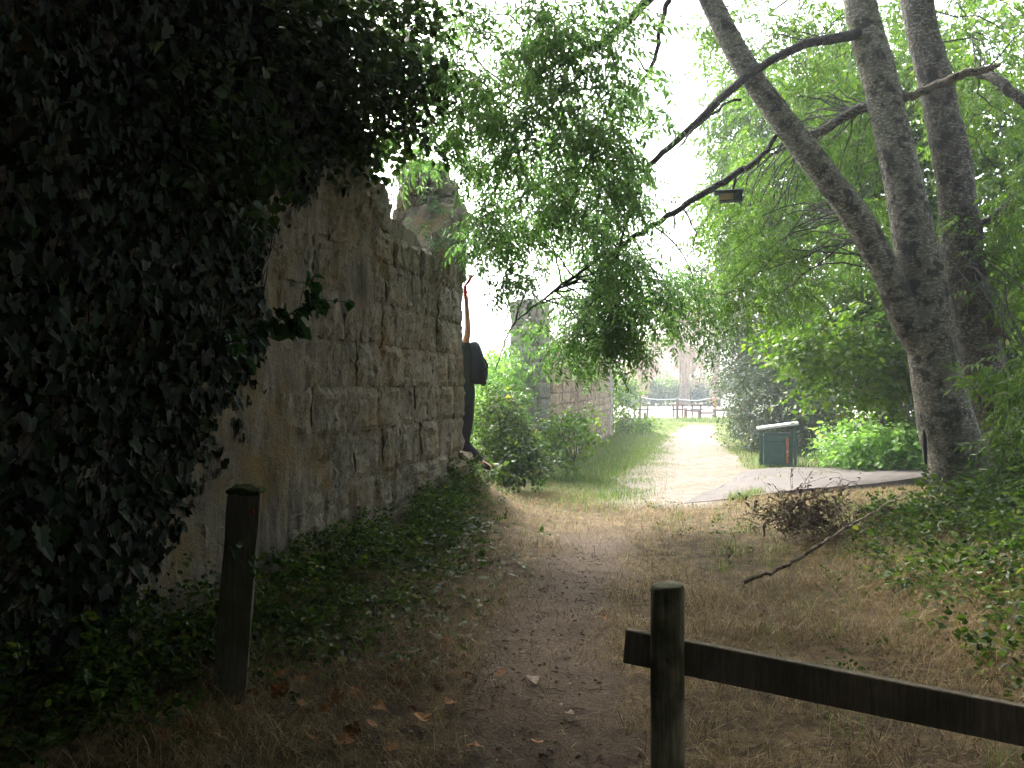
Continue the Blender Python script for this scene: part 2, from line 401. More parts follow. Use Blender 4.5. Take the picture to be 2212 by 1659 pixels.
sheet("paddock", axis((-3, 40, 1.)), axis((42, 75, 1.)), .006, None, "pale sandy riding paddock")

# asphalt slab
def asphalt_path():
    A = np.array([(2.35, 11.0), (4.3, 12.0), (7.0, 13.5), (10, 14.6), (16, 16.4)])
    B = np.array([(3.6, 13.6), (5.0, 16.0), (8.4, 16.3), (11, 17.3), (17, 19.2)])
    n = 60; a = smooth_path(np.c_[A, A[:, 0]*0], n); b = smooth_path(np.c_[B, B[:, 0]*0], n)
    m = 10; V = []
    a[:, 1] += .05*np.array([vn(np.array([[p[0], p[1], 0]]), 3)[0] for p in a])
    for i in range(n):
        for j in range(m):
            p = a[i]*(1-j/(m-1))+b[i]*(j/(m-1)); t = i/(n-1)
            z = gz(p[0], p[1])+.012+.08*ss(.03, .3, t)+.15*ss(.3, .8, t)*(1-.6*j/(m-1))
            V.append((p[0], p[1], float(z)))
    V = np.array(V); g = Geo(); i = (np.arange(n-1)[:, None]*m+np.arange(m-1)[None, :]).reshape(-1)
    Q = np.stack([i, i+m, i+m+1, i+1], -1); g.add(V, None, Q)
    E = V.reshape(n, m, 3)[:, 0]; L = E.copy(); L[:, 2] -= .09; L[:, 1] += .02
    L2 = L.copy(); L2[:, 1] += .12; L2[:, 2] -= .25
    k = np.arange(n-1); g.add(np.concatenate([E, L, L2]), None, np.concatenate([np.stack([k, k+n, k+n+1, k+1], -1), np.stack([k+n, k+2*n, k+2*n+1, k+n+1], -1)]))
    o = g.build("asphalt_path", M['asphalt']); struct(o, "grey asphalt path with a broken undercut edge")
asphalt_path()
# ------------------------------------------------------------------ thin scattering volume added to imitate veiling lens glare
_g = Geo(); box(_g, -215, 215, -125, 260, -6, 30); _m = bpy.data.materials.new("haze"); _m.use_nodes = True; _t = _m.node_tree; _t.nodes.remove(_t.nodes["Principled BSDF"])
_v = _t.nodes.new("ShaderNodeVolumePrincipled"); _v.inputs["Density"].default_value = .0026; _v.inputs["Color"].default_value = (.86, .94, 1, 1); _v.inputs["Anisotropy"].default_value = .5
_t.links.new(_v.outputs[0], _t.nodes["Material Output"].inputs["Volume"])
tag(_g.build("haze", _m), "pale bright haze in the air", kind="stuff")

# ------------------------------------------------------------------ leaves and sprays
def nrm(v): return v/(np.linalg.norm(v, axis=-1, keepdims=True)+1e-9)
SHAPES = {
 'lance': (np.array([(0, 0), (.42, .5), (1, 0), (.42, -.5)]), [(0, 1, 2), (0, 2, 3)]),
 'broad': (np.array([(0, 0), (.22, .40), (.6, .46), (1, 0), (.6, -.46), (.22, -.40)]), [(0, 1, 2), (0, 2, 3), (0, 3, 4), (0, 4, 5)]),
 'ivy': (np.array([(.08, 0), (-.14, .3), (.16, .52), (.42, .30), (.55, .42), (1, 0), (.55, -.42), (.42, -.30), (.16, -.52), (-.14, -.3)]),
         [(0, 1, 2), (0, 2, 3), (0, 3, 4), (0, 4, 5), (0, 5, 6), (0, 6, 7), (0, 7, 8), (0, 8, 9)]),
}
def leaves(P, D, U, L, Wd, shape='lance', fold=.25, curl=.15):
    """leaf blades at P along D, face normal near U"""
    S, T = SHAPES[shape]; N = len(P); D = nrm(D); side = nrm(np.cross(U, D)); up = np.cross(D, side)
    L = np.broadcast_to(L, (N,)); Wd = np.broadcast_to(Wd, (N,))
    V = P[:, None, :]+D[:, None, :]*(S[None, :, 0:1]*L[:, None, None])+side[:, None, :]*(S[None, :, 1:2]*Wd[:, None, None])
    V = V+up[:, None, :]*((np.abs(S[None, :, 1])*Wd[:, None]*fold)-(S[None, :, 0]**2*L[:, None]*curl))[:, :, None]
    Tt = (np.arange(N)[:, None, None]*len(S)+np.array(T)[None]).reshape(-1, 3)
    return V.reshape(-1, 3), Tt
def merge(parts):
    V = []; T = []; n = 0
    for v, t in parts: V.append(v); T.append(t+n); n += len(v)
    return np.concatenate(V), np.concatenate(T)
def ash_spray(r, nl=6, pairs=4, ll=.07, lw=.024, tl=.34, droop=.6):
    P = []; D = []; U = []; L = []
    for k in range(nl):
        s = (k+1)/nl; base = np.array([tl*s, 0, -.05*s*s]); az = k*2.4+r.uniform(-.4, .4)
        d = nrm(np.array([.75 if k < nl-1 else 1.2, math.cos(az)*.8, math.sin(az)*.5])); R = r.uniform(.15, .24)
        for j in range(pairs+1):
            u = (j+1.2)/(pairs+1.2); q = base+d*R*u+np.array([0, 0, -droop*R*u*u*.6])
            dd = nrm(d+np.array([0, 0, -droop*1.1*u])); sd = nrm(np.cross(dd, [0, 0, 1.]))
            if j == pairs: cs = [dd]
            else: cs = [dd*.7+sd, dd*.7-sd]
            for c in cs:
                P.append(q); D.append(c+np.array([0, 0, -r.uniform(.1, .7)])+r.normal(0, .12, 3)); U.append(np.array([0, 0, 1.])+r.normal(0, .35, 3)); L.append(r.uniform(.8, 1.2)*ll)
    L = np.array(L); return leaves(np.array(P), np.array(D), np.array(U), L, L*lw/ll)
def broad_spray(r, n=16, ll=.075, lw=.055, tl=.5, shape='broad'):
    P = []; D = []; U = []
    for k in range(n):
        s = (k+1)/n; b = np.array([tl*s, r.normal(0, .03), r.normal(0, .02)-.06*s*s]); sd = 1 if k % 2 else -1
        P.append(b); D.append(np.array([.6, sd*.9, -.25])+r.normal(0, .35, 3)); U.append(np.array([0, 0, 1.])+r.normal(0, .4, 3))
    L = r.uniform(.6, 1.2, n)*ll
    return leaves(np.array(P), np.array(D), np.array(U), L, L*lw/ll, shape)
def place(tmpls, P, out, scale, pitch=(-.3, .4), r=rng):
    """instances the templates at P facing out"""
    N = len(P); yaw = np.arctan2(out[:, 1], out[:, 0])+r.normal(0, .6, N); pt = r.normal(pitch[0], pitch[1], N); rl = r.normal(0, .5, N)
    cy, sy, cp, sp, cr, sr = np.cos(yaw), np.sin(yaw), np.cos(-pt), np.sin(-pt), np.cos(rl), np.sin(rl)
    Z = np.zeros(N); I = np.ones(N)
    Rz = np.array([[cy, -sy, Z], [sy, cy, Z], [Z, Z, I]]).transpose(2, 0, 1)
    Ry = np.array([[cp, Z, sp], [Z, I, Z], [-sp, Z, cp]]).transpose(2, 0, 1)
    Rx = np.array([[I, Z, Z], [Z, cr, -sr], [Z, sr, cr]]).transpose(2, 0, 1)
    R = Rz @ Ry @ Rx; sc = scale*r.uniform(.75, 1.2, N); which = r.integers(0, len(tmpls), N); g = Geo()
    for k, (V, T) in enumerate(tmpls):
        m = which == k
        if not m.any(): continue
        W_ = np.einsum('nij,vj->nvi', R[m]*sc[m][:, None, None], V)+P[m][:, None, :]
        g.add(W_.reshape(-1, 3), (np.arange(m.sum())[:, None, None]*len(V)+T[None]).reshape(-1, 3))
    return g
TR = np.random.default_rng(3)
T_ASH = [ash_spray(TR) for _ in range(8)]
T_ASHS = [ash_spray(TR, 4, 3, .085, .03) for _ in range(6)]
T_BROAD = [broad_spray(TR) for _ in range(8)]
T_SMALL = [broad_spray(TR, 26, .04, .026, .4, 'lance') for _ in range(6)]
T_BIG = [broad_spray(TR, 12, .15, .10, .6, 'lance') for _ in range(6)]
T_BRAM = [broad_spray(TR, 12, .07, .05, .4) for _ in range(6)]
T_FAR = [broad_spray(TR, 14, .16, .10, .6, 'lance') for _ in range(6)]

def cloud(ells, r, clump=1.3, thr=-.15, shell=.4):
    """ells: (centre, radii, n) -> points and outward directions, with gaps"""
    Ps = []; Os = []
    for c, rad, n in ells:
        c = np.array(c, float); rad = np.array(rad, float)
        d = nrm(r.normal(0, 1, (int(n*2.2)+10, 3))); q = r.uniform(0, 1, len(d))**shell
        P = c+d*rad*q[:, None]
        k = fbm(P, clump, 2, 5.)+r.normal(0, .12, len(P)) > thr
        P = P[k][:n]; Ps.append(P); Os.append(nrm(P-c+r.normal(0, .1, P.shape)))
    return np.concatenate(Ps), np.concatenate(Os)
def gaps(P, win):
    """keep mask: open windows of sky between branches"""
    x, y = proj(P); k = np.ones(len(P), bool)
    for cx, cy, rx, ry, pr in win:
        d = ((x-cx)/rx)**2+((y-cy)/ry)**2
        k &= ~((d < 1) & (rng.uniform(0, 1, len(P)) < pr))
    return k
def twigs(g, P, hubs, src, r, rt=.006, rh=.02, frac=.5, sag=.1):
    """limb -> hub -> spray twigs"""
    src = np.asarray(src)
    for h in hubs:
        j = np.argmin(((src-h)**2).sum(1)+r.uniform(0, 1.6, len(src))); s = src[j]; L = np.linalg.norm(h-s)
        mid = (s+h)/2+np.array([0, 0, .12*L])+r.normal(0, .05*L, 3)
        p = smooth_path([s, mid, h], 8, .012*L, r); tube(g, p, np.linspace(rh, rh*.35, 8), 5, 0, False)
    idx = np.where(r.uniform(0, 1, len(P)) < frac)[0]
    for i in idx:
        j = np.argmin(((hubs-P[i])**2).sum(1)); s = hubs[j]; L = np.linalg.norm(P[i]-s)
        if L > 2.5: continue
        mid = (s+P[i])/2+np.array([0, 0, -sag*L])+r.normal(0, .06*L, 3)
        p = smooth_path([s, mid, P[i]], 5, 0, r); tube(g, p, np.linspace(rt, rt*.5, 5), 3, 0, False)
def hubs_of(P, n, r):
    h = P[r.choice(len(P), min(n, len(P)), replace=False)].copy()
    for _ in range(3):
        d = ((P[:, None, :]-h[None])**2).sum(2).argmin(1)
        for k in range(len(h)):
            if (d == k).any(): h[k] = P[d == k].mean(0)
    return h

# ------------------------------------------------------------------ the ruined wall beside the path
TV = nrm(np.array([.23, 1., 0])); NV = np.array([TV[1], -TV[0], 0])
LW = 1/TV[1]
def wp(y, z, w=0.): return np.array([wall_x(y), y, z])+NV*w
TOPY = [(-6, 4.2), (4.5, 4.0), (6.0, 3.8), (6.75, 3.72), (6.9, 3.56), (7.15, 3.52), (7.2, 3.30), (7.6, 3.28), (7.75, 3.50), (8.0, 3.45), (8.2, 3.42), (8.6, 3.3), (8.94, 3.12), (9.2, 3.1), (9.45, 3.45), (9.6, 3.72), (10.02, 3.8)]
TOPY = [(-6, 4.2), (4.5, 4.0), (6.0, 3.8), (6.7, 3.75), (7.0, 3.62), (7.18, 3.66), (7.26, 3.44), (7.56, 3.46), (7.66, 3.20), (8.0, 3.20), (8.3, 3.16), (8.6, 3.04), (8.94, 3.0), (9.15, 3.05), (9.3, 3.4), (9.5, 3.7), (10.02, 3.8)]
def top(y): return np.interp(y, [a for a, b in TOPY], [b for a, b in TOPY])
def edge_y(z):       # ragged end of the wall
    return np.interp(z, [0, .55, .7, .78, .95, 1.3, 2.0, 2.6, 2.95, 3.1, 3.6, 4], [9.95, 9.95, 9.6, 9.72, 9.95, 10.0, 9.95, 9.9, 9.95, 10.08, 10.06, 9.9])
wall = thing("ruined_wall", "tall ruined limestone wall with broken top, half under ivy, left of the footpath", "wall")
def wall_core():
    ny = 300; nz = 90; ysn = np.concatenate([np.linspace(-6, 3, 30, endpoint=False), np.linspace(3, 10, ny)]); ts = np.linspace(0, 1, nz)
    Yg, Tg = np.meshgrid(ysn, ts); Z = -.3+Tg*(top(Yg)+.3)
    Yg = np.where(Yg > 9, 9+(Yg-9)*(edge_y(Z)-9), Yg)
    P = np.stack([wall_x(Yg), Yg, Z], -1).reshape(-1, 3)
    w = .006+.050*fbm(P, 1.3, 5)*(1-.7*ss(7.5, 9, P[:, 1]))+.018*fbm(P, 6, 3)+.035*(1-ss(5.5, 8.2, P[:, 1]+1.0*P[:, 2]-.8))
    Fv = P+NV*w[:, None]; Fv[:, 2] += .11*fbm(P, 5, 3)*(Tg.reshape(-1) > .97)
    th = .55; Bv = P-NV*(th+.05*fbm(P, 2, 3))[:, None]
    nx = len(ysn); N = nx*nz; i = (np.arange(nz-1)[:, None]*nx+np.arange(nx-1)[None, :]).reshape(-1)
    Q = [np.stack([i, i+1, i+1+nx, i+nx], -1), np.stack([i+N, i+nx+N, i+1+nx+N, i+1+N], -1)]
    # top and end, subdivided by intermediate rows for a rough crest
    g = Geo(); g.add(np.concatenate([Fv, Bv]), None, np.concatenate(Q))
    def strip(A, B, m=8, amp=.08):
        t = np.linspace(0, 1, m)[:, None, None]; S = A[None]*(1-t)+B[None]*t; sh = S.shape; S = S.reshape(-1, 3)
        k = np.repeat(np.sin(np.pi*np.linspace(0, 1, m)), sh[1]); nn = fbm(S, 5, 3)
        S[:, 2] += (amp*1.6*nn+.03)*k; S[:, 1] += amp*fbm(S, 4, 3, 9.)*k
        n = sh[1]; ii = (np.arange(m-1)[:, None]*n+np.arange(n-1)[None, :]).reshape(-1)
        g.add(S, None, np.stack([ii, ii+1, ii+1+n, ii+n], -1))
    Fg = Fv.reshape(nz, nx, 3); Bg = Bv.reshape(nz, nx, 3)
    strip(Fg[-1], Bg[-1]); strip(Bg[:, -1], Fg[:, -1], 8, .04)
    o = g.build("mortar_core", M['mortar'], wall, True)
wall_core()
def stone_mesh(name, L, H, mat, r, depth=.05, n=6, rough=.02, ybase=None, fn=None):
    """block with a bulging rough face in the u-v plane, w outward"""
    us = np.linspace(0, 1, n+1); Ug, Vg = np.meshgrid(us, us)
    e = np.minimum(np.minimum(Ug, 1-Ug)*L, np.minimum(Vg, 1-Vg)*H)/(.03)
    w = depth*(1-(1-np.clip(e, 0, 1))**2*.5)
    jx = .010*r.normal(0, 1, Ug.shape); jz = .010*r.normal(0, 1, Ug.shape)
    off = r.uniform(0, 90)
    U = (Ug-.5)*L+jx*(L > .1); V = (Vg-.5)*H+jz*(H > .1)
    k = fbm(np.stack([U, V, U*0], -1).reshape(-1, 3), 7, 3, off).reshape(U.shape)
    w = w+rough*k+r.normal(0, rough*.25, U.shape); Fv = np.stack([U, V, w], -1).reshape(-1, 3)
    m = n+1
    ring = [j for j in range(m)]+[m*i+n for i in range(1, m)]+[m*n+j for j in range(n-1, -1, -1)]+[m*i for i in range(n-1, 0, -1)]
    Bv = Fv[ring].copy(); Bv[:, 2] = -.08; i = (np.arange(n)[:, None]*m+np.arange(n)[None, :]).reshape(-1)
    Q = np.stack([i, i+1, i+1+m, i+m], -1); rr = np.array(ring); nr = len(rr); b = len(Fv)+np.arange(nr)
    Q2 = np.stack([rr, b, np.roll(b, -1), np.roll(rr, -1)], -1)
    g = Geo(); g.add(np.concatenate([Fv, Bv]), None, np.concatenate([Q, Q2])); return g.mesh(name, mat, False)
def basis(t, nv, p):
    t = Vector(t); nv = Vector(nv); up = Vector((0, 0, 1))
    return Matrix(((t.x, up.x, nv.x, p[0]), (t.y, up.y, nv.y, p[1]), (t.z, up.z, nv.z, p[2]), (0, 0, 0, 1)))
def lay_stones(parent, mat, y0, y1, ztop, H, L, r, t=TV, nv=NV, pos=wp, depth=.03, rough=.02, gap=.012, limit=999, endf=None, z0=0.02, n=6):
    z = z0; cnt = 0; row = 0
    while z < 6:
        h = r.uniform(*H); y = y0-r.uniform(0, .3); any_ = False
        while y < y1-.08:
            l = r.uniform(*L)*(1.25 if r.uniform() < .2 else 1); ye = y+l/np.linalg.norm(t[:2])*t[1]
            lim = y1 if endf is None else endf(z+h/2)
            if ye > lim-.12: ye = lim
            if ye-y < .1: break
            yc = (y+ye)/2; tt = ztop(yc)
            if z+h*.75 < tt and cnt < limit:
                hh = min(h, tt-z+.04); ln = (ye-y)/t[1]
                o = link("stone", stone_mesh("stone", ln-gap, hh-gap, mat, r, depth+r.uniform(-.012, .02), n, rough), parent)
                o.matrix_world = basis(t, nv, pos(yc, z+hh/2, 0)); o.rotation_euler.rotate_axis('Z', r.normal(0, .008)); cnt += 1; any_ = True
            y = ye
        z += h; row += 1
        if not any_ and z > ztop((y0+y1)/2)+1: break
    return cnt
r1 = np.random.default_rng(21)
n1 = lay_stones(wall, M['stone'], 4.9, 10, top, (.28, .46), (.30, .66), r1, endf=edge_y, depth=.028, rough=.030, n=8, gap=.006)
print("stones", n1)
# plinth blocks at the foot of the wall end and a jamb return
for k, (y, z, l, h, dd) in enumerate([(9.55, .50, .55, .34, .16), (9.98, .56, .42, .36, .12), (9.2, .42, .5, .3, .10)]):
    o = link("plinth_block", stone_mesh("plinth_block", l, h, M['stone'], r1, dd, 7, .04), wall); o.matrix_world = basis(TV, NV, wp(y, z, 0))

def rough_block(name, mat, x0, x1, y0, y1, z0, z1, parent, seed=0, amp=.09, n=16, taper=.25, sc=2.2):
    """one eroded block of masonry: subdivided box pushed about by noise, rounded at the crown"""
    g = Geo(); c = np.array([(x0+x1)/2, (y0+y1)/2, (z0+z1)/2]); hs_ = np.array([(x1-x0)/2, (y1-y0)/2, (z1-z0)/2])
    u = np.linspace(-1, 1, n+1); A, B = np.meshgrid(u, u); A = A.ravel(); B = B.ravel(); O = np.ones_like(A)
    m = n+1; i = (np.arange(n)[:, None]*m+np.arange(n)[None, :]).reshape(-1); Q = np.stack([i, i+1, i+1+m, i+m], -1)
    for ax in range(3):
        for s in (-1, 1):
            P = [None]*3; P[ax] = O*s; P[(ax+1) % 3] = A*s; P[(ax+2) % 3] = B; P = np.stack(P, -1)
            R = np.abs(P); k = 1-.10*np.maximum(0, (R**6).sum(1)-1)/2; X = c+P*hs_*k[:, None]
            tz = np.clip((X[:, 2]-z0)/(z1-z0), 0, 1); X[:, :2] = c[:2]+(X[:, :2]-c[:2])*(1-taper*ss(.55, 1.05, tz))[:, None]
            nn = np.stack([fbm(X, sc, 4, seed+11.), fbm(X, sc, 4, seed+37.), fbm(X, sc, 4, seed+71.)], -1); X = X+nn*amp*2
            g.add(X, None, Q)
    return g.build(name, mat, parent, True)
pier = thing("broken_pier", "broken stone pier standing higher behind the near end of the ruined wall", "pier")
rough_block("rubble_core", M['mortar'], -1.42, -.66, 9.75, 10.3, 2.6, 4.42, pier, 3, .10, 22, .3)
rough_block("overhanging_stone", M['stone'], -.86, -.56, 9.82, 10.2, 3.28, 3.86, pier, 9, .035, 14, .15, 4.)
rough_block("capstone", M['stone'], -1.05, -.64, 9.78, 10.15, 3.84, 4.12, pier, 14, .035, 12, .2, 4.)
for k in range(34):
    z = 2.95+(k//5)*.215; x = -1.34+(k % 5)*.175+r1.normal(0, .02)
    sh = .3*ss(3.6, 4.4, z)
    if z > 4.1 or (z > 3.8 and k % 5 == 4): continue
    me = stone_mesh("stone", r1.uniform(.15, .21), r1.uniform(.17, .22), M['stone'], r1, .07, 5, .035)
    o = link("stone", me, pier); o.matrix_world = basis((1, 0, 0), (0, -1, 0), (x*(1-sh*.3)-.0, 9.76+.1*sh+r1.normal(0, .02), z+r1.normal(0, .02)))
rb = thing("fallen_stone_heap", "mossy rubble stones heaped at the foot of the wall end", "rubble")
for k in range(10):
    x, y = -.74+r1.normal(0, .11), 10.0+r1.normal(0, .12); z = float(gz(x, y))+r1.uniform(-.02, .08); s = r1.uniform(.08, .17)
    rough_block("stone", M['stone'], x-s, x+s*1.1, y-s, y+s, z-.06, z+s*.9, rb, k*5, .03, 6, .1, 5.)

# ---- second stretch: pale pillar, tan rubble wall, brick quoin
pil = thing("stone_pillar", "pale squared stone pillar beyond the gap in the wall, under hanging ash leaves", "pillar")
xa, xb, yp = at(1102, 0, 15.5)[0], at(1186, 0, 15.5)[0], 15.5
gg = Geo(); box(gg, xa+.03, xb-.02, yp+.03, yp+.8, -.4, 2.9); gg.build("pillar_core", M['mortar'], pil)
r2 = np.random.default_rng(8)
z = -.2; k = 0
while z < 2.85:
    h = r2.uniform(.30, .48); xm = xa+(xb-xa)*r2.uniform(.35, .65); 
    for (u, v) in ([(xa, xm), (xm, xb)] if k % 2 == 0 else [(xa, xb-.22), (xb-.22, xb)]):
        if z > 3.2 and u > xa+.1: continue
        o = link("stone", stone_mesh("stone", v-u-.012, h-.014, M['stone_pale'], r2, .04, 8, .02), pil); o.matrix_world = basis((1, 0, 0), (0, -1, 0), ((u+v)/2, yp+.02, z+h/2))
    o = link("stone", stone_mesh("stone", .8, h-.014, M['stone_pale'], r2, .04, 8, .02), pil); o.matrix_world = basis((0, 1, 0), (1, 0, 0), (xb-.02, yp+.42, z+h/2))
    z += h; k += 1
rough_block("broken_cap", M['stone_pale'], xa+.0, xb-.1, yp+.05, yp+.7, 2.95, 3.3, pil, 5, .06, 12, .3)
far = thing("tan_rubble_wall", "sunlit tan rubble wall beyond the pale pillar, beside the grass verge", "wall")
FY0, FY1 = 16.3, 27.6
def fwp(y, z, w=0.): return np.array([wall_x(y), y, z])+NV*w
def far_top(y): return 2.55+.12*math.sin(y*1.7)-.02*(y-16)
gg = Geo(); yy = np.linspace(FY0, FY1, 90); zz = np.linspace(0, 1, 26); Yg, Tg = np.meshgrid(yy, zz)
tp = np.array([far_top(v) for v in yy])[None, :]; Zg = -.5+Tg*(tp+.5)
P = np.stack([wall_x(Yg), Yg, Zg], -1).reshape(-1, 3); Fv = P+NV*(.04*fbm(P, 2.5, 4))[:, None]; Bv = P-NV*.5
i = (np.arange(25)[:, None]*90+np.arange(89)[None, :]).reshape(-1); Q = np.stack([i, i+1, i+91, i+90], -1)
gg.add(np.concatenate([Fv, Bv]), None, np.concatenate([Q, Q[:, ::-1]+len(Fv)])); kk = np.arange(89)+25*90
gg.add(np.concatenate([Fv, Bv]), None, np.stack([kk, kk+1, kk+1+len(Fv), kk+len(Fv)], -1))
kk = np.arange(25)*90+89; gg.add(np.concatenate([Fv, Bv]), None, np.stack([kk, kk+len(Fv), kk+90+len(Fv), kk+90], -1))
gg.build("mortar_core", M['mortar_tan'], far, True)
n2 = lay_stones(far, M['stone_tan'], FY0, FY1-.5, far_top, (.17, .26), (.35, .75), r2, pos=fwp, depth=.02, rough=.03, n=3, gap=.03, z0=-.1, limit=270)
print("far stones", n2)
z = -.25
while z < 2.35:     # pale corner stones, then the brick edge
    h = r2.uniform(.28, .4); o = link("corner_stone", stone_mesh("corner_stone", .62, h-.01, M['stone_pale'], r2, .07, 4, .02), far); o.matrix_world = basis(TV, NV, fwp(FY1-.15, z+h/2, 0)); z += h
bm_ = Geo(); box(bm_, -.11, .11, -.08, .10, -.032, .032, bev=.006); bme = bm_.mesh("brick", M['brick'])
for k in range(34):
    o = link("brick", bme, far); q = fwp(FY1+.28+(.06 if k % 2 else 0), -.05+k*.072, -.03); o.location = q; o.rotation_euler = (0, 0, math.atan2(TV[1], TV[0])+r2.normal(0, .05)); 

# ------------------------------------------------------------------ posts, rails, bin
def round_post():
    t = thing("rail_barrier", "weathered round post carrying one dark plank rail at the lower right of the path", "barrier")
    g = Geo(); x, y, r = .537, 2.75, .0585; gz_ = float(gz(x, y)); seg = 28
    th = np.arange(seg)/seg*2*np.pi; prof = [(-.3, 1.0), (.2, 1.0), (.5, .995), (.8, .985), (.894, .98), (.905, .93), (.909, .80), (.907, .4), (.906, 0.01)]
    V = []
    for (z, k) in prof:
        for a in th:
            rr = r*k*(1+.012*math.sin(3*a+1)+.008*math.sin(7*a)); 
            d = abs(((a-4.55+math.pi) % (2*math.pi))-math.pi)
            if d < .13: rr *= .86 if k < .97 or z > .6 else .96
            V.append((x+rr*math.cos(a), y+rr*math.sin(a), z+(.003*math.cos(a))))
    V = np.array(V); n = len(prof); i = (np.arange(n-1)[:, None]*seg); j = np.arange(seg)[None, :]; kx = (j+1) % seg
    g.add(V, None, np.stack([i+j, i+kx, i+seg+kx, i+seg+j], -1).reshape(-1, 4)); g.build("post", M['post'], t, True)
    g = Geo(); box(g, 0, 2.15, -.018, .018, -.06, .06, bev=.004)
    a = np.array([.405, 2.845, .668]); b = np.array([2.30, 2.13, .50]); d = nrm(b-a); s = nrm(np.cross([0, 0, 1], d)); u = np.cross(d, s)
    G2 = Geo(); V = g.V[0] @ np.stack([d, s, u]); 
    # slight bow and ragged end
    G2.add(V+a, g.T[0], g.Q[0]); G2.build("rail", M['rail'], t)
    g = Geo(); tube(g, [(2.25, 2.05, -.2), (2.25, 2.05, .9)], .058, 20); g.build("post", M['post'], t, True)
    g = Geo(); tube(g, [(x-.012, y-.066, .665), (x-.012, y-.054, .665)], .007, 8); g.build("bolt", M['darkpost'], t)
round_post()
def left_post():
    t = thing("wooden_post", "old dark square post with mossy top, leaning in front of the ivy", "post")
    b = at(486, 1540, 3.9); tp_ = at(527, 1062, 3.9); b[2] -= .2
    n = 14; g = Geo(); V = []
    for k in range(n):
        u = k/(n-1); c = b*(1-u)+tp_*u; hw = .078
        for (sx, sy) in ((-1, -1), (0, -1.03), (1, -1), (1.03, 0), (1, 1), (0, 1), (-1, 1), (-1.03, 0)):
            V.append(c+np.array([sx*hw*.97, sy*hw*.8, .012*sx if k == n-1 else 0])+np.array([random.gauss(0, .0015), random.gauss(0, .0015), 0]))
    V = np.array(V)@np.eye(3); R = rotz(.25); V = (V-b)@R.T+b
    i = (np.arange(n-1)[:, None]*8); j = np.arange(8)[None, :]; kx = (j+1) % 8
    g.add(V, [((n-1)*8, (n-1)*8+q, (n-1)*8+q+1) for q in range(1, 7)], np.stack([i+j, i+kx, i+8+kx, i+8+j], -1).reshape(-1, 4)); g.build("shaft", M['darkpost'], t)
    rough_block("moss_cap", M['moss'], tp_[0]-.075, tp_[0]+.085, tp_[1]-.05, tp_[1]+.085, tp_[2]-.012, tp_[2]+.022, t, 2, .01, 12, .1, 20.)
    g = Geo(); box(g, -.007, .007, -.003, .003, -.014, .012, bev=.002, org=tp_+np.array([.068, -.075, -.085])); g.build("orange_mark", simple("orange_mark", (.35, .07, .02)), t)
left_post()
def bin_():
    Y = 17.3; o = at(1677, 1003, Y); gx, gy, g0 = o[0], Y, float(gz(o[0], Y)); s = Y/F
    t = thing("litter_cabinet", "dark green litter cabinet with sloping pale metal roof on the grass by the gravel", "litter bin")
    R = rotz(-.30); org = (gx, gy, g0)
    def bx(name, mat, *a, bev=.006, par=t):
        g = Geo(); box(g, *a, rot=R, org=org, bev=bev); return g.build(name, mat, par)
    bx("body", M['green_paint'], -.27, .33, -.25, .28, .02, .70, bev=.012)
    bx("lid", M['green_paint'], -.26, .32, -.24, .27, .705, .735, bev=.008)
    d = bx("door", M['green_paint'], -.25, .17, -.275, -.255, .09, .66, bev=.006)
    bx("bottom_rail", M['green_paint'], -.27, .33, -.272, -.252, .03, .075)
    bx("door_panel_groove", M['black'], -.235, .155, -.2795, -.2765, .56, .566, bev=0, par=d)
    bx("orange_slat", M['orange_wood'], .19, .245, -.29, -.262, .10, .66)
    bx("handle", M['zinc'], .205, .23, -.305, -.292, .34, .37, bev=.003)
    for (x, y, zt) in ((-.335, -.27, .80), (.385, -.27, .92), (-.335, .30, .80), (.385, .30, .92)):
        bx("leg", M['green_paint'], x-.022, x+.022, y-.022, y+.022, -.05, zt, bev=.004)
    bx("side_rail", M['green_paint'], -.315, -.275, -.272, -.25, .05, .70)
    bx("cross_bar", M['green_paint'], .33, .363, -.28, -.26, .62, .65)
    g = Geo(); L = .84; a = math.atan2(.13, L); Ry = np.array([[math.cos(a), 0, -math.sin(a)], [0, 1, 0], [math.sin(a), 0, math.cos(a)]])
    box(g, -.43, .43, -.36, .38, -.016, .016, rot=R@Ry, org=(gx+.02, gy, g0+.895), bev=.006); g.build("roof", M['zinc'], t)
    g = Geo(); box(g, -.43, .43, -.368, -.362, -.03, .016, rot=R@Ry, org=(gx+.02, gy, g0+.895), bev=.002); g.build("roof_edge", M['zinc'], t)
bin_()

# ------------------------------------------------------------------ the big ash trees at the right
ash = thing("ash_tree", "big grey barked tree with two leaning stems forking low, right of the path", "tree")
def limb(name, par, pts, radii, mat='bark', n=30, seg=14, rough=.13, wob=.008, rs=7.):
    p = smooth_path(pts, n, wob); rr = np.interp(np.linspace(0, 1, n), np.linspace(0, 1, len(radii)), radii)
    g = Geo(); tube(g, p, rr, seg, rough, True, rs); g.build(name, M[mat], par, True); return p
def flare(pts, radii): return pts, radii
A_ = [at(2095, 1140, 9.0), at(2078, 1040, 9.0), at(2030, 850, 9.0), at(1998, 640, 9.02), at(1952, 400, 9.05), at(1905, 190, 9.1), at(1862, 30, 9.15), at(1830, -150, 9.2), at(1790, -420, 9.3), at(1760, -700, 9.5)]
pA = limb("trunk", ash, A_, [.42, .34, .275, .245, .205, .185, .175, .155, .12, .06], n=110, seg=36, rough=.10, wob=0, rs=4)
B_ = [at(2010, 800, 9.05), at(1962, 700, 9.0), at(1925, 610, 8.95), at(1850, 470, 8.9), at(1760, 350, 8.8), at(1640, 190, 8.75), at(1545, 25, 8.7), at(1480, -140, 8.6), at(1420, -400, 8.4)]
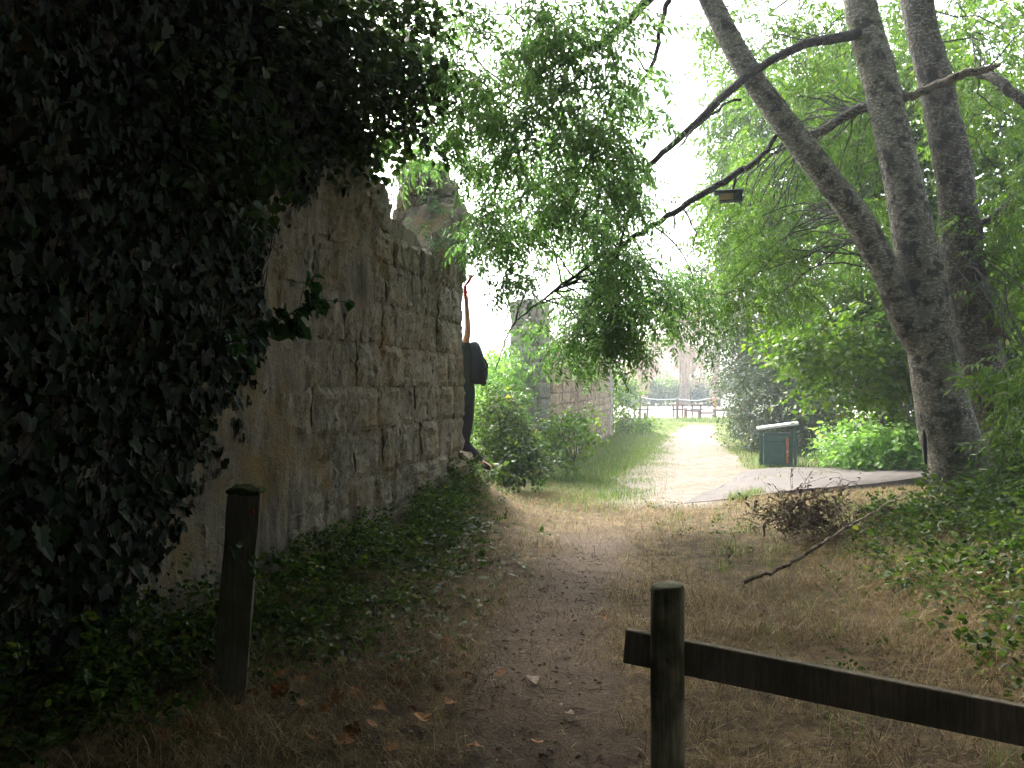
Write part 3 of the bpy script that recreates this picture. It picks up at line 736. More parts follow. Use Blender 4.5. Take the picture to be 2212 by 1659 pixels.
pB = limb("stem", ash, B_, [.13, .165, .155, .155, .135, .13, .115, .10, .05], n=90, seg=28, rough=.12, wob=0, rs=4)
C_ = [at(1868, 70, 9.1), at(1830, 78, 9.0), at(1740, 95, 8.8), at(1650, 140, 8.6), at(1560, 210, 8.5), at(1490, 280, 8.4), at(1410, 350, 8.4), at(1370, 430, 8.4), at(1330, 560, 8.5)]
pC = limb("branch", ash, C_, [.07, .06, .05, .045, .045, .038, .03, .022, .012], 'twig', 40, 10)
D_ = [at(1950, 215, 9.0), at(2010, 190, 8.9), at(2070, 165, 8.7), at(2130, 150, 8.6), at(2162, 138, 8.55)]
pD = limb("dead_branch", ash, D_, [.05, .05, .047, .04, .012], 'deadwood', 26, 10)
E_ = [at(1930, 225, 9.1), at(1850, 240, 9.3), at(1770, 285, 9.2), at(1720, 300, 9.0)]
pE = limb("branch", ash, E_, [.055, .06, .055, .04], 'bark_dark', 20, 10)
G_ = [at(1700, 250, 8.8), at(1650, 330, 8.8), at(1590, 375, 8.7), at(1500, 430, 8.6), at(1420, 480, 8.6), at(1350, 525, 8.7), at(1290, 580, 8.8)]
pG = limb("branch", ash, G_, [.02, .028, .038, .036, .03, .025, .014], 'twig', 40, 10)
H_ = [at(1850, -120, 9.2), at(1700, -230, 8.2), at(1560, -160, 7.4), at(1440, -40, 7.0), at(1330, 70, 7.0), at(1220, 130, 7.2), at(1100, 190, 7.4), at(1000, 240, 7.6)]
pH = limb("branch", ash, H_, [.09, .075, .06, .045, .038, .028, .02, .010], 'twig', 50, 10)
I_ = [at(1490, -140, 8.4), at(1450, -20, 8.0), at(1430, 50, 7.9), at(1400, 160, 7.9), at(1300, 270, 8.0), at(1230, 400, 8.2)]
pI = limb("branch", ash, I_, [.04, .03, .024, .020, .015, .008], 'twig', 36, 8)
J_ = [at(1600, 215, 8.7), at(1560, 230, 8.5), at(1500, 280, 8.3), at(1440, 350, 8.2)]
pJ = limb("branch", ash, J_, [.014, .014, .012, .006], 'twig', 16, 6)
K_ = [at(1290, 560, 8.9), at(1180, 640, 9.2), at(1120, 690, 9.4), at(1090, 740, 9.5), at(1070, 800, 9.5)]
pK = limb("branch", ash, K_, [.02, .014, .011, .009, .005], 'twig', 20, 6)
ash2 = thing("ash_tree", "dark blotchy trunk standing close behind the forked tree at the right", "tree")
L_ = [at(2200, 1120, 10.0), at(2175, 980, 10.0), at(2120, 800, 9.9), at(2085, 600, 9.9), at(2065, 400, 9.9), at(2025, 200, 9.95), at(1985, 30, 10), at(1960, -150, 10.1), at(1940, -500, 10.2)]
pL = limb("trunk", ash2, L_, [.38, .31, .27, .245, .215, .195, .185, .17, .09], 'bark_dark', 100, 32, .11, 0, 4)
pM = limb("branch", ash2, [at(2120, 480, 9.9), at(2160, 460, 9.7), at(2212, 430, 9.5), at(2300, 420, 9.2)], [.04, .05, .045, .03], 'bark_dark', 20, 8)
pN = limb("branch", ash2, [at(2110, 160, 9.7), at(2150, 170, 9.3), at(2190, 200, 9.0), at(2260, 260, 8.8)], [.045, .06, .055, .05], 'bark_dark', 20, 8)
limb("broken_stub", ash2, [at(2135, 700, 9.7), at(2160, 718, 9.6), at(2185, 735, 9.5)], [.06, .045, .01], 'brush', 8, 8)

r3 = np.random.default_rng(77)
SKYW = [(930, 450, 95, 120, .93), (990, 490, 35, 90, 1), (1125, 790, 62, 110, 1), (1060, 700, 50, 120, 1), (1330, 850, 90, 70, 1), (1060, 640, 60, 100, .97), (1455, 120, 65, 150, .93), (1480, 300, 95, 120, .88), (1350, 180, 60, 90, .6), (1440, 430, 70, 50, .6), (1480, 765, 120, 42, .97), (820, 350, 60, 50, 1), (850, 390, 35, 45, 1), (930, 170, 60, 45, .8), (1120, 320, 60, 60, .5), (1040, 560, 50, 30, .7),
        (1150, 900, 90, 140, 1.), (1500, 860, 260, 100, 1.), (930, 150, 60, 50, .55), (980, 480, 30, 60, .5)]
def E(px, py, Y, rx, ry, d, n): return (at(px, py, Y), (rx/F*Y, d, ry/F*Y), n)
def make_crown(par, name, ells, tm, sc, mat, src, nh, r, frac=.5, clump=1.3, thr=-.1, win=(), pitch=(-.35, .4), rt=.005, rh=.012, tw='twig', shell=.4):
    P, O = cloud(ells, r, clump, thr, shell)
    if len(win): k = gaps(P, win); P, O = P[k], O[k]
    g = place(tm, P, O, sc, pitch, r); c = g.build(name, M[mat], par)
    if frac == 0: return P
    hb = hubs_of(P, nh, r); t = Geo(); twigs(t, P, hb, src, r, rt, rh, frac); t.build("twigs", M[tw], par)
    return P
src_ash = np.concatenate([pA[50:], pB[25:], pC, pG, pH, pI, pE, pJ, pK])
ellsA = [E(1260, 600, 9.2, 150, 120, .9, 210), E(1190, 590, 9.0, 80, 70, .6, 70), E(1400, 640, 9.8, 110, 80, .7, 120), E(1270, 740, 9.5, 60, 50, .5, 42), E(1480, 690, 10, 50, 35, .4, 26), E(1340, 710, 9.8, 90, 45, .5, 42),
         E(1340, 440, 8.8, 50, 50, .5, 16), E(1210, 460, 8.6, 150, 90, .8, 105), E(1000, 320, 8.0, 140, 110, .8, 62), E(1070, 470, 8.4, 60, 60, .5, 26), E(1190, 290, 7.8, 160, 120, .9, 110), E(1260, 360, 8.0, 100, 80, .6, 40),
         E(1040, 110, 7.2, 210, 140, 1.0, 165), E(1270, 110, 7.2, 130, 150, .9, 105), E(910, 180, 7.0, 70, 90, .7, 32), E(1400, 230, 7.8, 40, 60, .3, 6), E(940, 420, 8.6, 50, 50, .3, 9)]
make_crown(ash, "crown", ellsA, T_ASH, 1.12, 'ash', src_ash, 90, r3, .6, 1.9, -.05, SKYW)
ellsB = [E(1660, 80, 9.9, 140, 90, .7, 80), E(1580, 430, 10.2, 80, 50, .5, 30), E(1720, 300, 11.0, 150, 160, 1.0, 170), E(1610, 520, 10.6, 120, 100, .8, 90), E(1760, 480, 11.4, 130, 130, 1., 130), E(1640, 640, 10.8, 110, 50, .6, 50), E(1570, 630, 10.4, 50, 40, .4, 16),
         E(1830, 120, 11.6, 120, 160, 1., 90)]
make_crown(ash, "crown", ellsB, T_ASH, 1.05, 'ash_bright', src_ash, 90, r3, .55, 1.4, -.1, SKYW)
ovA = [((1.5, 2.0, 5.6), (4.5, 3.6, 1.4), 1300), ((5.0, 3.5, 7.0), (4.0, 4.0, 1.8), 900), ((0, 5, 6.2), (4.5, 2.4, .9), 900), ((7, 7.5, 8.8), (3.6, 4.0, 1.8), 900)]
P, O = cloud(ovA, r3, .8, -.3, .5); k = P[:, 2] > 1.6+.50*np.maximum(P[:, 1], 0)+1.4; P, O = P[k], O[k]
place(T_BIG, P, O, 1.6, (-.3, .4), r3).build("upper_crown", M['ash'], ash)  # leaf canopy added above the frame to shade the foreground

# leafy growth on the second tree and right edge
ellsR = [E(2150, 200, 11.6, 140, 260, .8, 260), E(2250, 520, 9.2, 60, 200, .7, 170), E(2260, 860, 7.6, 50, 170, .5, 120), E(2095, 465, 9.3, 22, 14, .1, 4)]
make_crown(ash2, "crown", ellsR, T_ASHS, 1.0, 'hazel', np.concatenate([pM, pN, pL[40:]]), 40, r3, .5, 1.5, -.05)

# overhanging dark tree beyond the wall
lt = thing("overhanging_tree", "dense dark tree leaning over the ivy covered top of the wall", "tree")
q1 = limb("trunk", lt, [(-4.6, 6.2, 0), (-4.4, 6.2, 2.5), (-3.9, 6.0, 4.8), (-3.2, 5.6, 6.8)], [.3, .24, .18, .08], 'bark_dark', 30, 14)
q2 = limb("branch", lt, [(-4.2, 6.2, 3.6), (-3.4, 6.5, 4.3), (-2.5, 6.9, 4.9), (-1.6, 7.2, 5.2), (-.7, 7.4, 5.1)], [.1, .08, .06, .04, .015], 'twig', 30, 8)
q3 = limb("branch", lt, [(-4.1, 6.1, 4.1), (-3.2, 5.4, 4.4), (-2.2, 4.9, 4.6), (-1.2, 4.6, 4.7)], [.09, .07, .04, .015], 'twig', 30, 8)
q4 = limb("branch", lt, [(-4.3, 6.2, 3.2), (-3.2, 5.9, 3.9), (-2.3, 6.0, 3.85), (-1.75, 6.6, 3.7)], [.06, .04, .025, .01], 'twig', 24, 7)
ellsL = [E(420, 60, 5.6, 330, 170, .9, 760), E(700, 150, 6.4, 150, 150, .7, 270), E(230, 260, 4.6, 260, 200, .7, 420), E(800, 60, 6.4, 130, 100, .6, 140), E(640, 260, 6.4, 120, 80, .6, 220), E(120, 60, 4.6, 220, 180, .8, 380), E(860, 250, 6.9, 50, 50, .3, 40)]
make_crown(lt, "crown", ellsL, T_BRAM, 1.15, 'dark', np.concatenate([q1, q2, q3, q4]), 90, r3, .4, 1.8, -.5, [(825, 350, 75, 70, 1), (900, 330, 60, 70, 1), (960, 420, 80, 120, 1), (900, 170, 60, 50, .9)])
ovL = [((-4.5, 3, 6.6), (4.5, 6.5, 2.0), 620), ((-5.5, 9, 6.4), (3.8, 3.5, 2.5), 360), ((-6.5, 4, 3.5), (1.8, 6, 3.0), 420), ((-1.5, 1.5, 5.4), (3, 3.6, 1.2), 900)]
P, O = cloud(ovL, r3, .8, -.45, .5); x_, y_ = proj(P); k = ~((P[:, 1] > .3) & (x_ > 300) & (y_ > -450)) & ~((P[:, 1] > .3) & (x_ > 760)&(y_ > -450))
place(T_BIG, P[k], O[k], 1.6, (-.3, .4), r3).build("upper_crown", M['dark'], lt)  # overhead leaf mass added out of view to darken the near left

# two unseen trees and a leaf screen, added to block light on the foreground
for (x, y, lab, sd) in ((-2.4, -4.5, "shade tree rising behind the viewpoint beside the wall", 4), (4.2, -3.6, "shade tree rising behind the viewpoint on the path's right", 5)):
    rr_ = np.random.default_rng(sd); t = thing("shade_tree", lab, "tree")
    p = limb("trunk", t, [(x, y, -.2), (x+.1, y, 3), (x+.3, y+.3, 6), (x+.4, y+.6, 9)], [.32, .25, .2, .08], 'bark_dark', 24, 12)
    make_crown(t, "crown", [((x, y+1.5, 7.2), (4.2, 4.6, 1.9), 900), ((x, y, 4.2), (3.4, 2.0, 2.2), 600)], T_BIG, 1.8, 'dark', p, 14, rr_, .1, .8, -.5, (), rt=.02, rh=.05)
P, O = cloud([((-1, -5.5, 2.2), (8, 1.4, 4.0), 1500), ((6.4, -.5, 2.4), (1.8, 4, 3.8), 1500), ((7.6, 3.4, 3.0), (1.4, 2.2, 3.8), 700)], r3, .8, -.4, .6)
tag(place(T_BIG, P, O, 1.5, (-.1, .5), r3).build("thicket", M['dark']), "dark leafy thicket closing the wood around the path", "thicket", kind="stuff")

# ------------------------------------------------------------------ ivy
iv = thing("ivy", "dark ivy with heart shaped leaves covering the left part of the wall", "ivy")
def ivy_edge(z): return np.interp(z, [0, .6, 1.27, 1.7, 2.3, 2.75, 3.2, 3.7, 4.2], [3.85, 4.05, 4.75, 5.3, 5.45, 5.6, 6.3, 6.75, 6.5])
def ivy_pts(n, r):
    y = r.uniform(1.6, 7.4, n); z = r.uniform(-.05, 4.3, n); e = ivy_edge(z)+.45*fbm(np.stack([y, z, y*0], -1), 1.6, 3, 4.)+r.normal(0, .08, n)
    k = (y < e) & (z < top(y)+.35); y, z = y[k], z[k]
    th = .03+np.clip((ivy_edge(z)-y)*.16, 0, .38)*(.7+.6*fbm(np.stack([y, z, y*0], -1), 1.5, 3)); w = th*r.uniform(.2, 1, len(y))**.5+.02
    return np.stack([wall_x(y), y, z], -1)+NV*w[:, None]
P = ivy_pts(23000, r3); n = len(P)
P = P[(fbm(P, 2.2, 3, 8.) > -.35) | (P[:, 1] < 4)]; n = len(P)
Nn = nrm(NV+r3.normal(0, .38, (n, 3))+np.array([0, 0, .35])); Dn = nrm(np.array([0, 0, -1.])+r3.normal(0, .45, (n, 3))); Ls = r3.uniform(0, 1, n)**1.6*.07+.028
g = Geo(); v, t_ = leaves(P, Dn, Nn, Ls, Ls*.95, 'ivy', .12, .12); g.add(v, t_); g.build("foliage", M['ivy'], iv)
g = Geo()
for k in range(70):
    z = r3.uniform(-.1, 2.2); y = float(ivy_edge(z))-r3.uniform(.1, 1.2); pts = []
    for j in range(9):
        pts.append(wp(y, z, .03+r3.uniform(0, .05))); z += r3.uniform(.12, .35); y += r3.normal(.05, .12)
        y = min(y, float(ivy_edge(z))-.15)
    tube(g, smooth_path(pts, 24), np.linspace(.006, .002, 24), 5, 0, False)
g.build("stems", M['twig'], iv)
# crest plants & dangling roots on the wall top
cp = thing("wall_top_plant", "small leafy plant with dangling dry roots on the broken wall top", "plant")
P = wp(8.95, 3.2, .02)+r3.normal(0, 1, (24, 3))*np.array([.10, .14, .12]); 
place(T_ASHS, P, nrm(r3.normal(0, 1, P.shape)+NV), .45, (-.2, .5), r3).build("foliage", M['sprig'], cp)
g = Geo()
for k in range(45):
    s = wp(8.95+r3.normal(0, .09), 3.05+r3.normal(0, .05), .03); tube(g, smooth_path([s, s+NV*.06+np.array([0, 0, .03]), s+NV*.09+np.array([r3.normal(0, .06), 0, -.12]), s+NV*.07+np.array([r3.normal(0, .09), 0, -.26-r3.uniform(0, .12)])], 8), .0022, 3, 0, False)
g.build("roots", M['straw'], cp)
tag_p = [wp(9.35, 3.3, .1), wp(9.5, 3.6, .1)]
vn_ = thing("hanging_vine", "leafy vine trailing down the face of the broken pier", "vine")
P = np.array([[-.98, 9.62, 3.75]])+r3.normal(0, 1, (16, 3))*np.array([.12, .05, .28]); P[:, 2] = np.minimum(P[:, 2], 4.6)
place(T_ASHS, P, np.tile([0, -1., 0], (len(P), 1)), .6, (-.6, .4), r3).build("foliage", M['ash'], vn_)
g = Geo()
for k in range(12):
    x = -1.02+r3.normal(0, .12); tube(g, smooth_path([(x, 9.68, 4.5), (x+.05, 9.6, 4.1), (x+r3.normal(0, .1), 9.6, 3.7), (x+r3.normal(0, .15), 9.6, 3.3)], 14, .01), .004, 4, 0, False)
g.build("stems", M['twig'], vn_)

# the sprig of ivy reaching out over the bare stone: every leaf its own part
LEAFME = []
for k in range(4):
    g = Geo(); L = .085; v, t_ = leaves(np.zeros((1, 3)), np.array([[1., 0, 0]]), np.array([[0, 0, 1.]]), L, L*(.8+.1*k), 'ivy' if k % 2 else 'broad', .2+.1*k, .15+.1*k); g.add(v, t_); LEAFME.append(g.mesh("leaf", M['sprig']))
sp = thing("ivy_sprig", "ivy sprig reaching out from the wall over the bare stone, glossy leaves", "ivy")
main = smooth_path([wp(4.7, 2.1, .15), at(480, 735, 4.3), at(560, 715, 4.25), at(640, 672, 4.3), at(700, 650, 4.5), at(768, 655, 4.7)], 30)
g = Geo(); tube(g, main, np.linspace(.006, .002, 30), 6, 0, False)
side = []
for k in range(9):
    s = main[6+k*2+r3.integers(0, 2)]; e = s+np.array([r3.uniform(-.02, .14), r3.normal(0, .08), r3.choice([-1, 1])*r3.uniform(.05, .16)]); q = smooth_path([s, (s+e)/2+[0, 0, .02], e], 6); tube(g, q, .002, 4, 0, False); side.append(q)
g.build("stem", M['twig'], sp)
pts = [p for p in main[4:]]+[q for s in side for q in s[1:]]
for k in range(78):
    p = pts[r3.integers(0, len(pts))]+r3.normal(0, .018, 3); o = link("leaf", LEAFME[k % 4], sp, p)
    o.rotation_euler = (r3.normal(0, .7), r3.uniform(-.2, 1.3), r3.uniform(-1.3, 1.8)); s = r3.uniform(.5, 1.15); o.scale = (s, s, s)
sp2 = thing("ivy_sprig", "thin ivy sprig clinging to the old square post", "ivy")
g = Geo(); mp2 = smooth_path([at(470, 1170, 3.82), at(510, 1200, 3.78), at(535, 1235, 3.78)], 10); tube(g, mp2, .002, 4, 0, False); g.build("stem", M['brush'], sp2)
for k in range(9):
    o = link("leaf", LEAFME[k % 4], sp2, mp2[r3.integers(2, 10)]+r3.normal(0, .02, 3)+np.array([.03, 0, .02])); o.rotation_euler = (r3.normal(0, .5), r3.uniform(0, 1), r3.uniform(-.8, 1)); o.scale = (.5,)*3

# ------------------------------------------------------------------ shrubs, bushes and trees further off
def bush(name, label, cat, ells, tm, sc, mat, r, group=None, nh=20, frac=.15, stems=None, **kw):
    t = thing(name, label, cat, group); c = np.mean([e[0] for e in ells], axis=0); base = np.array([c[0], c[1], float(gz(c[0], c[1]))-.05])
    src = [base+np.array([0, 0, .1])]+[base+nrm(r.normal(0, 1, 3)*[1, 1, .3]+[0, 0, 1])*.3 for _ in range(4)]
    make_crown(t, "foliage", ells, tm, sc, mat, src, nh, r, frac, **kw); return t
bush("shrub", "dark leafy shrub filling the gap between the wall end and the pillar", "shrub",
     [E(1090, 950, 12.2, 45, 70, .4, 260), E(1075, 880, 12.5, 35, 50, .4, 130), E(1130, 1000, 12.0, 50, 35, .4, 120), E(1060, 1010, 11.4, 30, 25, .3, 50)], T_BRAM, 1.0, 'bramble', r3, clump=2, thr=-.3, pitch=(-.2, .5))
bush("shrub", "light green shrub behind the backpack in the wall gap", "shrub", [E(1075, 800, 15.5, 45, 65, .8, 200), E(1065, 870, 15, 40, 50, .6, 120), E(1040, 900, 14.5, 40, 70, .5, 120)], T_BRAM, 1.3, 'bright', r3, clump=2, thr=-.3)
bush("shrub", "sparse light green shrub at the foot of the tan rubble wall", "shrub", [E(1225, 920, 14.6, 45, 45, .35, 75), E(1190, 960, 14.3, 40, 35, .35, 60), E(1250, 900, 15, 30, 25, .3, 25)], T_BRAM, 1.3, 'hazel', r3, clump=2, thr=-.3)
bush("shrub", "green ivy bush draped over the far brick end of the tan wall", "shrub", [E(1345, 850, 28.6, 20, 75, .6, 150), E(1362, 915, 28.5, 32, 18, .7, 110)], T_BRAM, 1.5, 'hazel', r3, clump=1.5, thr=-.4, nh=10)
bush("bush", "large round grey green bush behind the litter cabinet", "bush", [E(1665, 780, 23, 95, 150, 2, 800), E(1720, 880, 21.5, 90, 80, 1.5, 420), E(1630, 700, 24, 60, 80, 1.5, 260), E(1780, 700, 22, 90, 120, 1.5, 420), E(1665, 905, 21.8, 45, 45, 1.0, 160)], T_SMALL, 2.4, 'grey_leaf', r3, clump=1.2, thr=-.35, nh=26)
hz = thing("hazel_tree", "broad leafed hazel with light green leaves left of the forked trunks", "tree")
ph = limb("trunk", hz, [(8.2, 14.6, -.2), (7.9, 14.4, 1.2), (7.2, 14.0, 2.4), (6.4, 13.6, 3.3)], [.10, .08, .05, .02], 'bark_dark', 20, 8)
make_crown(hz, "crown", [E(1860, 760, 13.6, 130, 110, 1, 300), E(1780, 720, 13.2, 90, 55, .7, 130), E(1900, 620, 14, 110, 80, .9, 200), E(1960, 800, 13.6, 50, 60, .5, 60)], T_BROAD, 1.5, 'hazel', ph, 30, r3, .4, 1.6, -.15, (), (-.2, .35))
bush("bush", "bright pale green low bush beside the asphalt path", "bush", [E(1890, 955, 16.6, 90, 62, .9, 420), E(1950, 965, 16.3, 60, 60, .8, 240), E(1840, 975, 16.3, 45, 45, .6, 140)], T_BRAM, 1.5, 'bright', r3, clump=1.8, thr=-.3)
dp = thing("dry_flower_stalks", "tall dry brown stalks rising from the bright bush", "plant"); g = Geo()
for k in range(16):
    b = at(1820+r3.uniform(0, 110), 990, 17.0); tube(g, smooth_path([b, b+[r3.normal(0, .15), 0, .6], b+[r3.normal(-.05, .25), 0, r3.uniform(.9, 1.45)]], 7), np.linspace(.008, .014, 7), 4, 0, False)
g.build("stalks", M['brush'], dp)
# green wall of trees behind the big trunks
tid = 0
for (px, py, Y, rx, ry, n, mt, lab) in [(1700, 330, 17, 160, 230, 700, 'ash_bright', "tall light leaved tree filling the space behind the leaning stem"), (1900, 300, 16, 130, 330, 700, 'hazel', "green tree seen between the two leaning stems"),
        (2100, 350, 15, 140, 420, 900, 'hazel', "tall dense green tree right behind the dark trunk"), (2240, 700, 13, 120, 330, 500, 'bramble', "dark green bushy tree at the right edge"),
        (2050, 760, 17, 160, 200, 500, 'grey_leaf', "shaded bushy tree low behind the trunks"), (1650, 560, 22, 90, 90, 200, 'grey_leaf', "far rounded tree crown above the large bush")]:
    t = thing("background_tree", lab, "tree"); c = at(px, py, Y); p = limb("trunk", t, [(c[0]+(2.6 if px < 1720 else .5), Y+.6, -.3), (c[0]+(2.2 if px < 1720 else .3), Y+.6, 2.5), (c[0], Y+.3, max(c[2], 3))], [.2, .15, .06], 'bark_dark', 12, 8)
    make_crown(t, "crown", [(c, (rx/F*Y, 1.5, ry/F*Y), n)], T_ASHS if mt != 'hazel' else T_BROAD, 1.9 if mt != 'hazel' else 1.7, mt, p, 14, r3, .08, .9, -.25, SKYW, (-.3, .4), rt=.007, rh=.014)
bush("bush", "bush of the undergrowth under the big dark trunk", "bush", [E(2215, 1020, 8.0, 50, 80, .4, 110), E(2150, 1130, 8.0, 60, 30, .3, 40)], T_BRAM, 1.0, 'bramble', r3, clump=2.5, thr=-.2)

# far side: hedges, willow, paddock things
P, O = cloud([((x, 88+5*math.sin(x), 1.2), (5, 3, 2.6+1.2*math.sin(x*1.7)), 60) for x in range(-60, 70, 6)], r3, .3, -.5, .6)
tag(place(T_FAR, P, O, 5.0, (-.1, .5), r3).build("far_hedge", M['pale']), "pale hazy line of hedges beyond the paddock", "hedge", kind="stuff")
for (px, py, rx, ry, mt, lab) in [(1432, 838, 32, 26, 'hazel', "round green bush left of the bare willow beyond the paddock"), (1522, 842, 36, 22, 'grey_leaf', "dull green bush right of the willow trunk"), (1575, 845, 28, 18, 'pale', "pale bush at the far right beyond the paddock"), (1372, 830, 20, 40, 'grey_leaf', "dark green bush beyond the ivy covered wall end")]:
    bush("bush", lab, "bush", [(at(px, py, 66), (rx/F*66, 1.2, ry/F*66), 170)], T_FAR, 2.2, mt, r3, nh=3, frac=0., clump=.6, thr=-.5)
wl = thing("willow_tree", "bare willow with pale drooping strands beyond the paddock", "tree")
wb = at(1478, 858, 64); pw = limb("trunk", wl, [wb-[0, 0, .6], wb+[0, 0, 1.5], wb+[-.2, 0, 3.5], wb+[.2, 0, 6.0], wb+[.4, 0, 8.2]], [.5, .36, .3, .2, .05], 'deadwood', 16, 10)
g = Geo()
for k in range(26):
    a = r3.uniform(0, 6.28); s = pw[r3.integers(6, 15)]; R = r3.uniform(1.5, 4.2); e = s+np.array([math.cos(a)*R, math.sin(a)*R*.6, r3.uniform(.3, 1.6)])
    br = smooth_path([s, (s+e)/2+[0, 0, .5], e], 8); tube(g, br, np.linspace(.09, .03, 8), 4, 0, False)
    for j in range(26):
        q = br[r3.integers(2, 8)]; Ld = r3.uniform(1.2, 3.6); dx = r3.normal(0, .35); z0_ = max(q[2]-Ld, .9+r3.uniform(0, .8))
        tube(g, [q, q+[dx*.7, r3.normal(0, .2), .05], [q[0]+dx, q[1], z0_]], .022, 3, 0, False)
g.build("crown", M['willow'], wl)
wl2 = thing("willow_tree", "smaller tan leafless bush like willow left of the bare willow", "tree"); g = Geo(); wb = at(1390, 850, 62)
for k in range(240):
    e = wb+np.array([r3.normal(0, 1.1), r3.normal(0, .8), r3.uniform(1.8, 4.6)]); tube(g, smooth_path([wb+r3.normal(0, .2, 3), (wb+e)/2+[0, 0, .5], e, e+[r3.normal(0, .5), 0, -1.0]], 7), .022, 3, 0, False)
g.build("branches", M['willow'], wl2)
wl3 = thing("willow_tree", "tan drooping willow crown high above the bare willow", "tree"); g = Geo(); b3 = at(1540, 855, 52)
pw3 = limb("trunk", wl3, [b3-[0, 0, .5], b3+[.3, 0, 4], b3+[0, 0, 8]], [.3, .2, .1], 'deadwood', 10, 8)
for k in range(420):
    c = at(1545, 640, 52)+np.array([r3.normal(0, .9), r3.normal(0, .7), r3.normal(0, 1.1)]); tube(g, [c, c+[r3.normal(0, .3), 0, .2], c+[r3.normal(0, .4), 0, -r3.uniform(.5, 2)]], .02, 3, 0, False)
g.build("crown", M['willow'], wl3)
wf = thing("paddock_fence", "white rail fence along the far side of the paddock", "fence")
for k in range(16):
    x = -1+k*2.4; g = Geo(); box(g, x-.06, x+.06, 69.94, 70.06, -.4, 1.15, bev=.01); g.build("post", M['white'], wf)
for z in (.55, 1.05):
    for k in range(5):
        g = Geo(); box(g, -1+k*7.2, -1+k*7.2+7.15, 69.86, 69.93, z-.06, z+.06, bev=.01); g.build("rail", M['white'], wf)
rp = thing("rope_barrier", "thin white rope strung between posts in front of the paddock", "rope barrier")
px_ = [1362, 1463, 1545, 1600, 1700]; rp_pts = [at(p, y, 40.5) for p, y in zip(px_, (853, 862, 858, 866, 862))]
g = Geo()
for a, b in zip(rp_pts[:-1], rp_pts[1:]):
    tube(g, smooth_path([a, (a+b)/2-[0, 0, .12], b], 8), .02, 4, 0, False)
g.build("rope", M['white'], rp)
for p, py, mt in ((1463, 863, 'brownrail'), (1545, 860, 'orange_wood'), (1382, 850, 'brownrail'), (1601, 866, 'white'), (1700, 860, 'brownrail')):
    a = at(p, py, 40.5); g = Geo(); box(g, a[0]-.06, a[0]+.06, 40.44, 40.56, -.5, a[2]+.03, bev=.01); g.build("post", M[mt], rp)
kr = thing("low_rail", "low brown wooden knee rail at the near side of the paddock", "fence"); pxs = [1481, 1511, 1543, 1574, 1600, 1628]
for k, p in enumerate(pxs):
    a = at(p, 886, 38.5); g = Geo(); box(g, a[0]-.07, a[0]+.07, 38.43, 38.57, -.5, a[2]+(.06 if k else .1), bev=.012); g.build("post", M['brownrail'], kr)
for k, (yy1, yy2) in enumerate([(887, 888), (892, 892), (886, 886), (889, 889), (890, 888)]):
    a = at(pxs[k], yy1, 38.4); b = at(pxs[k+1], yy2, 38.4); g = Geo(); tube(g, [a, b], .05, 8); g.build("rail", M['brownrail'], kr)
for (p0, p1, lab) in ((1450, 1478, "low dark bench left of the knee rail in the paddock"), (1491, 1517, "low dark bench behind the knee rail in the paddock"), (1366, 1402, "dark low table by the ivy covered wall end")):
    t = thing("low_bench", lab, "bench"); a = at(p0, 874, 43); b = at(p1, 874, 43); g0 = float(gz(a[0], 43.))
    for z, nm in ((a[2], "upper_plank"), (a[2]-.26, "lower_plank")):
        g = Geo(); box(g, a[0], b[0], 42.8, 43.1, z-.035, z+.035, bev=.01); g.build(nm, M['darkblue'] if nm[0] == 'l' else M['brownrail'], t)
    for x in (a[0]+.1, b[0]-.1):
        g = Geo(); box(g, x-.04, x+.04, 42.9, 43.0, g0-.1, a[2]-.04, bev=.005); g.build("leg", M['brownrail'], t)
st = thing("short_post", "short dark post left of the low rail near the track", "post"); a = at(1393, 891, 38); g = Geo(); tube(g, [(a[0], 38, -.4), (a[0], 38, a[2])], .07, 10); g.build("shaft", M['darkpost'], st)
a = at(1580, 868, 46); tk = thing("white_bale", "round white wrapped bale at the edge of the paddock", "bale"); g = Geo(); tube(g, [a-[.1, .5, .1], a-[.05, .45, .05], a+[0, .3, 0], a+[.05, .45, 0]], [.4, .52, .52, .4], 18); g.build("bale", M['white'], tk, True)
g = Geo(); box(g, a[0]-.9, a[0]+.9, 45.7, 46.5, a[2]-.75, a[2]-.45, bev=.03); g.build("pallet", M['white'], tk)

# ------------------------------------------------------------------ grass, undergrowth, litter
def blades(x, y, h, w, lean, r, up=1., z=None):
    n = len(x); z = gz(x, y)-.005 if z is None else z; az = r.uniform(0, 2*np.pi, n); d = np.stack([np.cos(az), np.sin(az), np.zeros(n)], -1); s = np.stack([-np.sin(az), np.cos(az), np.zeros(n)], -1)
    b = np.stack([x, y, z], -1); l = lean; U = np.array([0, 0, 1.])
    m = b+d*(h*l*.35)[:, None]+U*(h*np.sqrt(np.maximum(0, 1-(l*.8)**2))*.55)[:, None]; t = b+d*(h*l)[:, None]+U*(h*np.sqrt(np.maximum(.0, 1-l**2))*1.0)[:, None]
    t[:, 2] = np.maximum(t[:, 2], b[:, 2]+.006)
    V = np.stack([b-s*w[:, None]*.5, b+s*w[:, None]*.5, m+s*w[:, None]*.4, m-s*w[:, None]*.4, t], 1).reshape(-1, 3); k = np.arange(n)[:, None]*5
    return V, np.concatenate([k+np.array([[0, 1, 2]]), k+np.array([[0, 2, 3]]), k+np.array([[3, 2, 4]])])
def scatter(n, x0, x1, y0, y1, dens, r, bias=1.):
    y = y0+(y1-y0)*r.uniform(0, 1, n)**bias; x = r.uniform(x0, x1, n); vis = (np.abs(x/np.maximum(y, .1)) < .72)
    x, y = x[vis], y[vis]; k = r.uniform(0, 1, len(x)) < dens(x, y); return x[k], y[k]
def n2(x, y, s, o=0.): return fbm(np.stack([x, y, x*0], -1), s, 3, o)
r4 = np.random.default_rng(31)
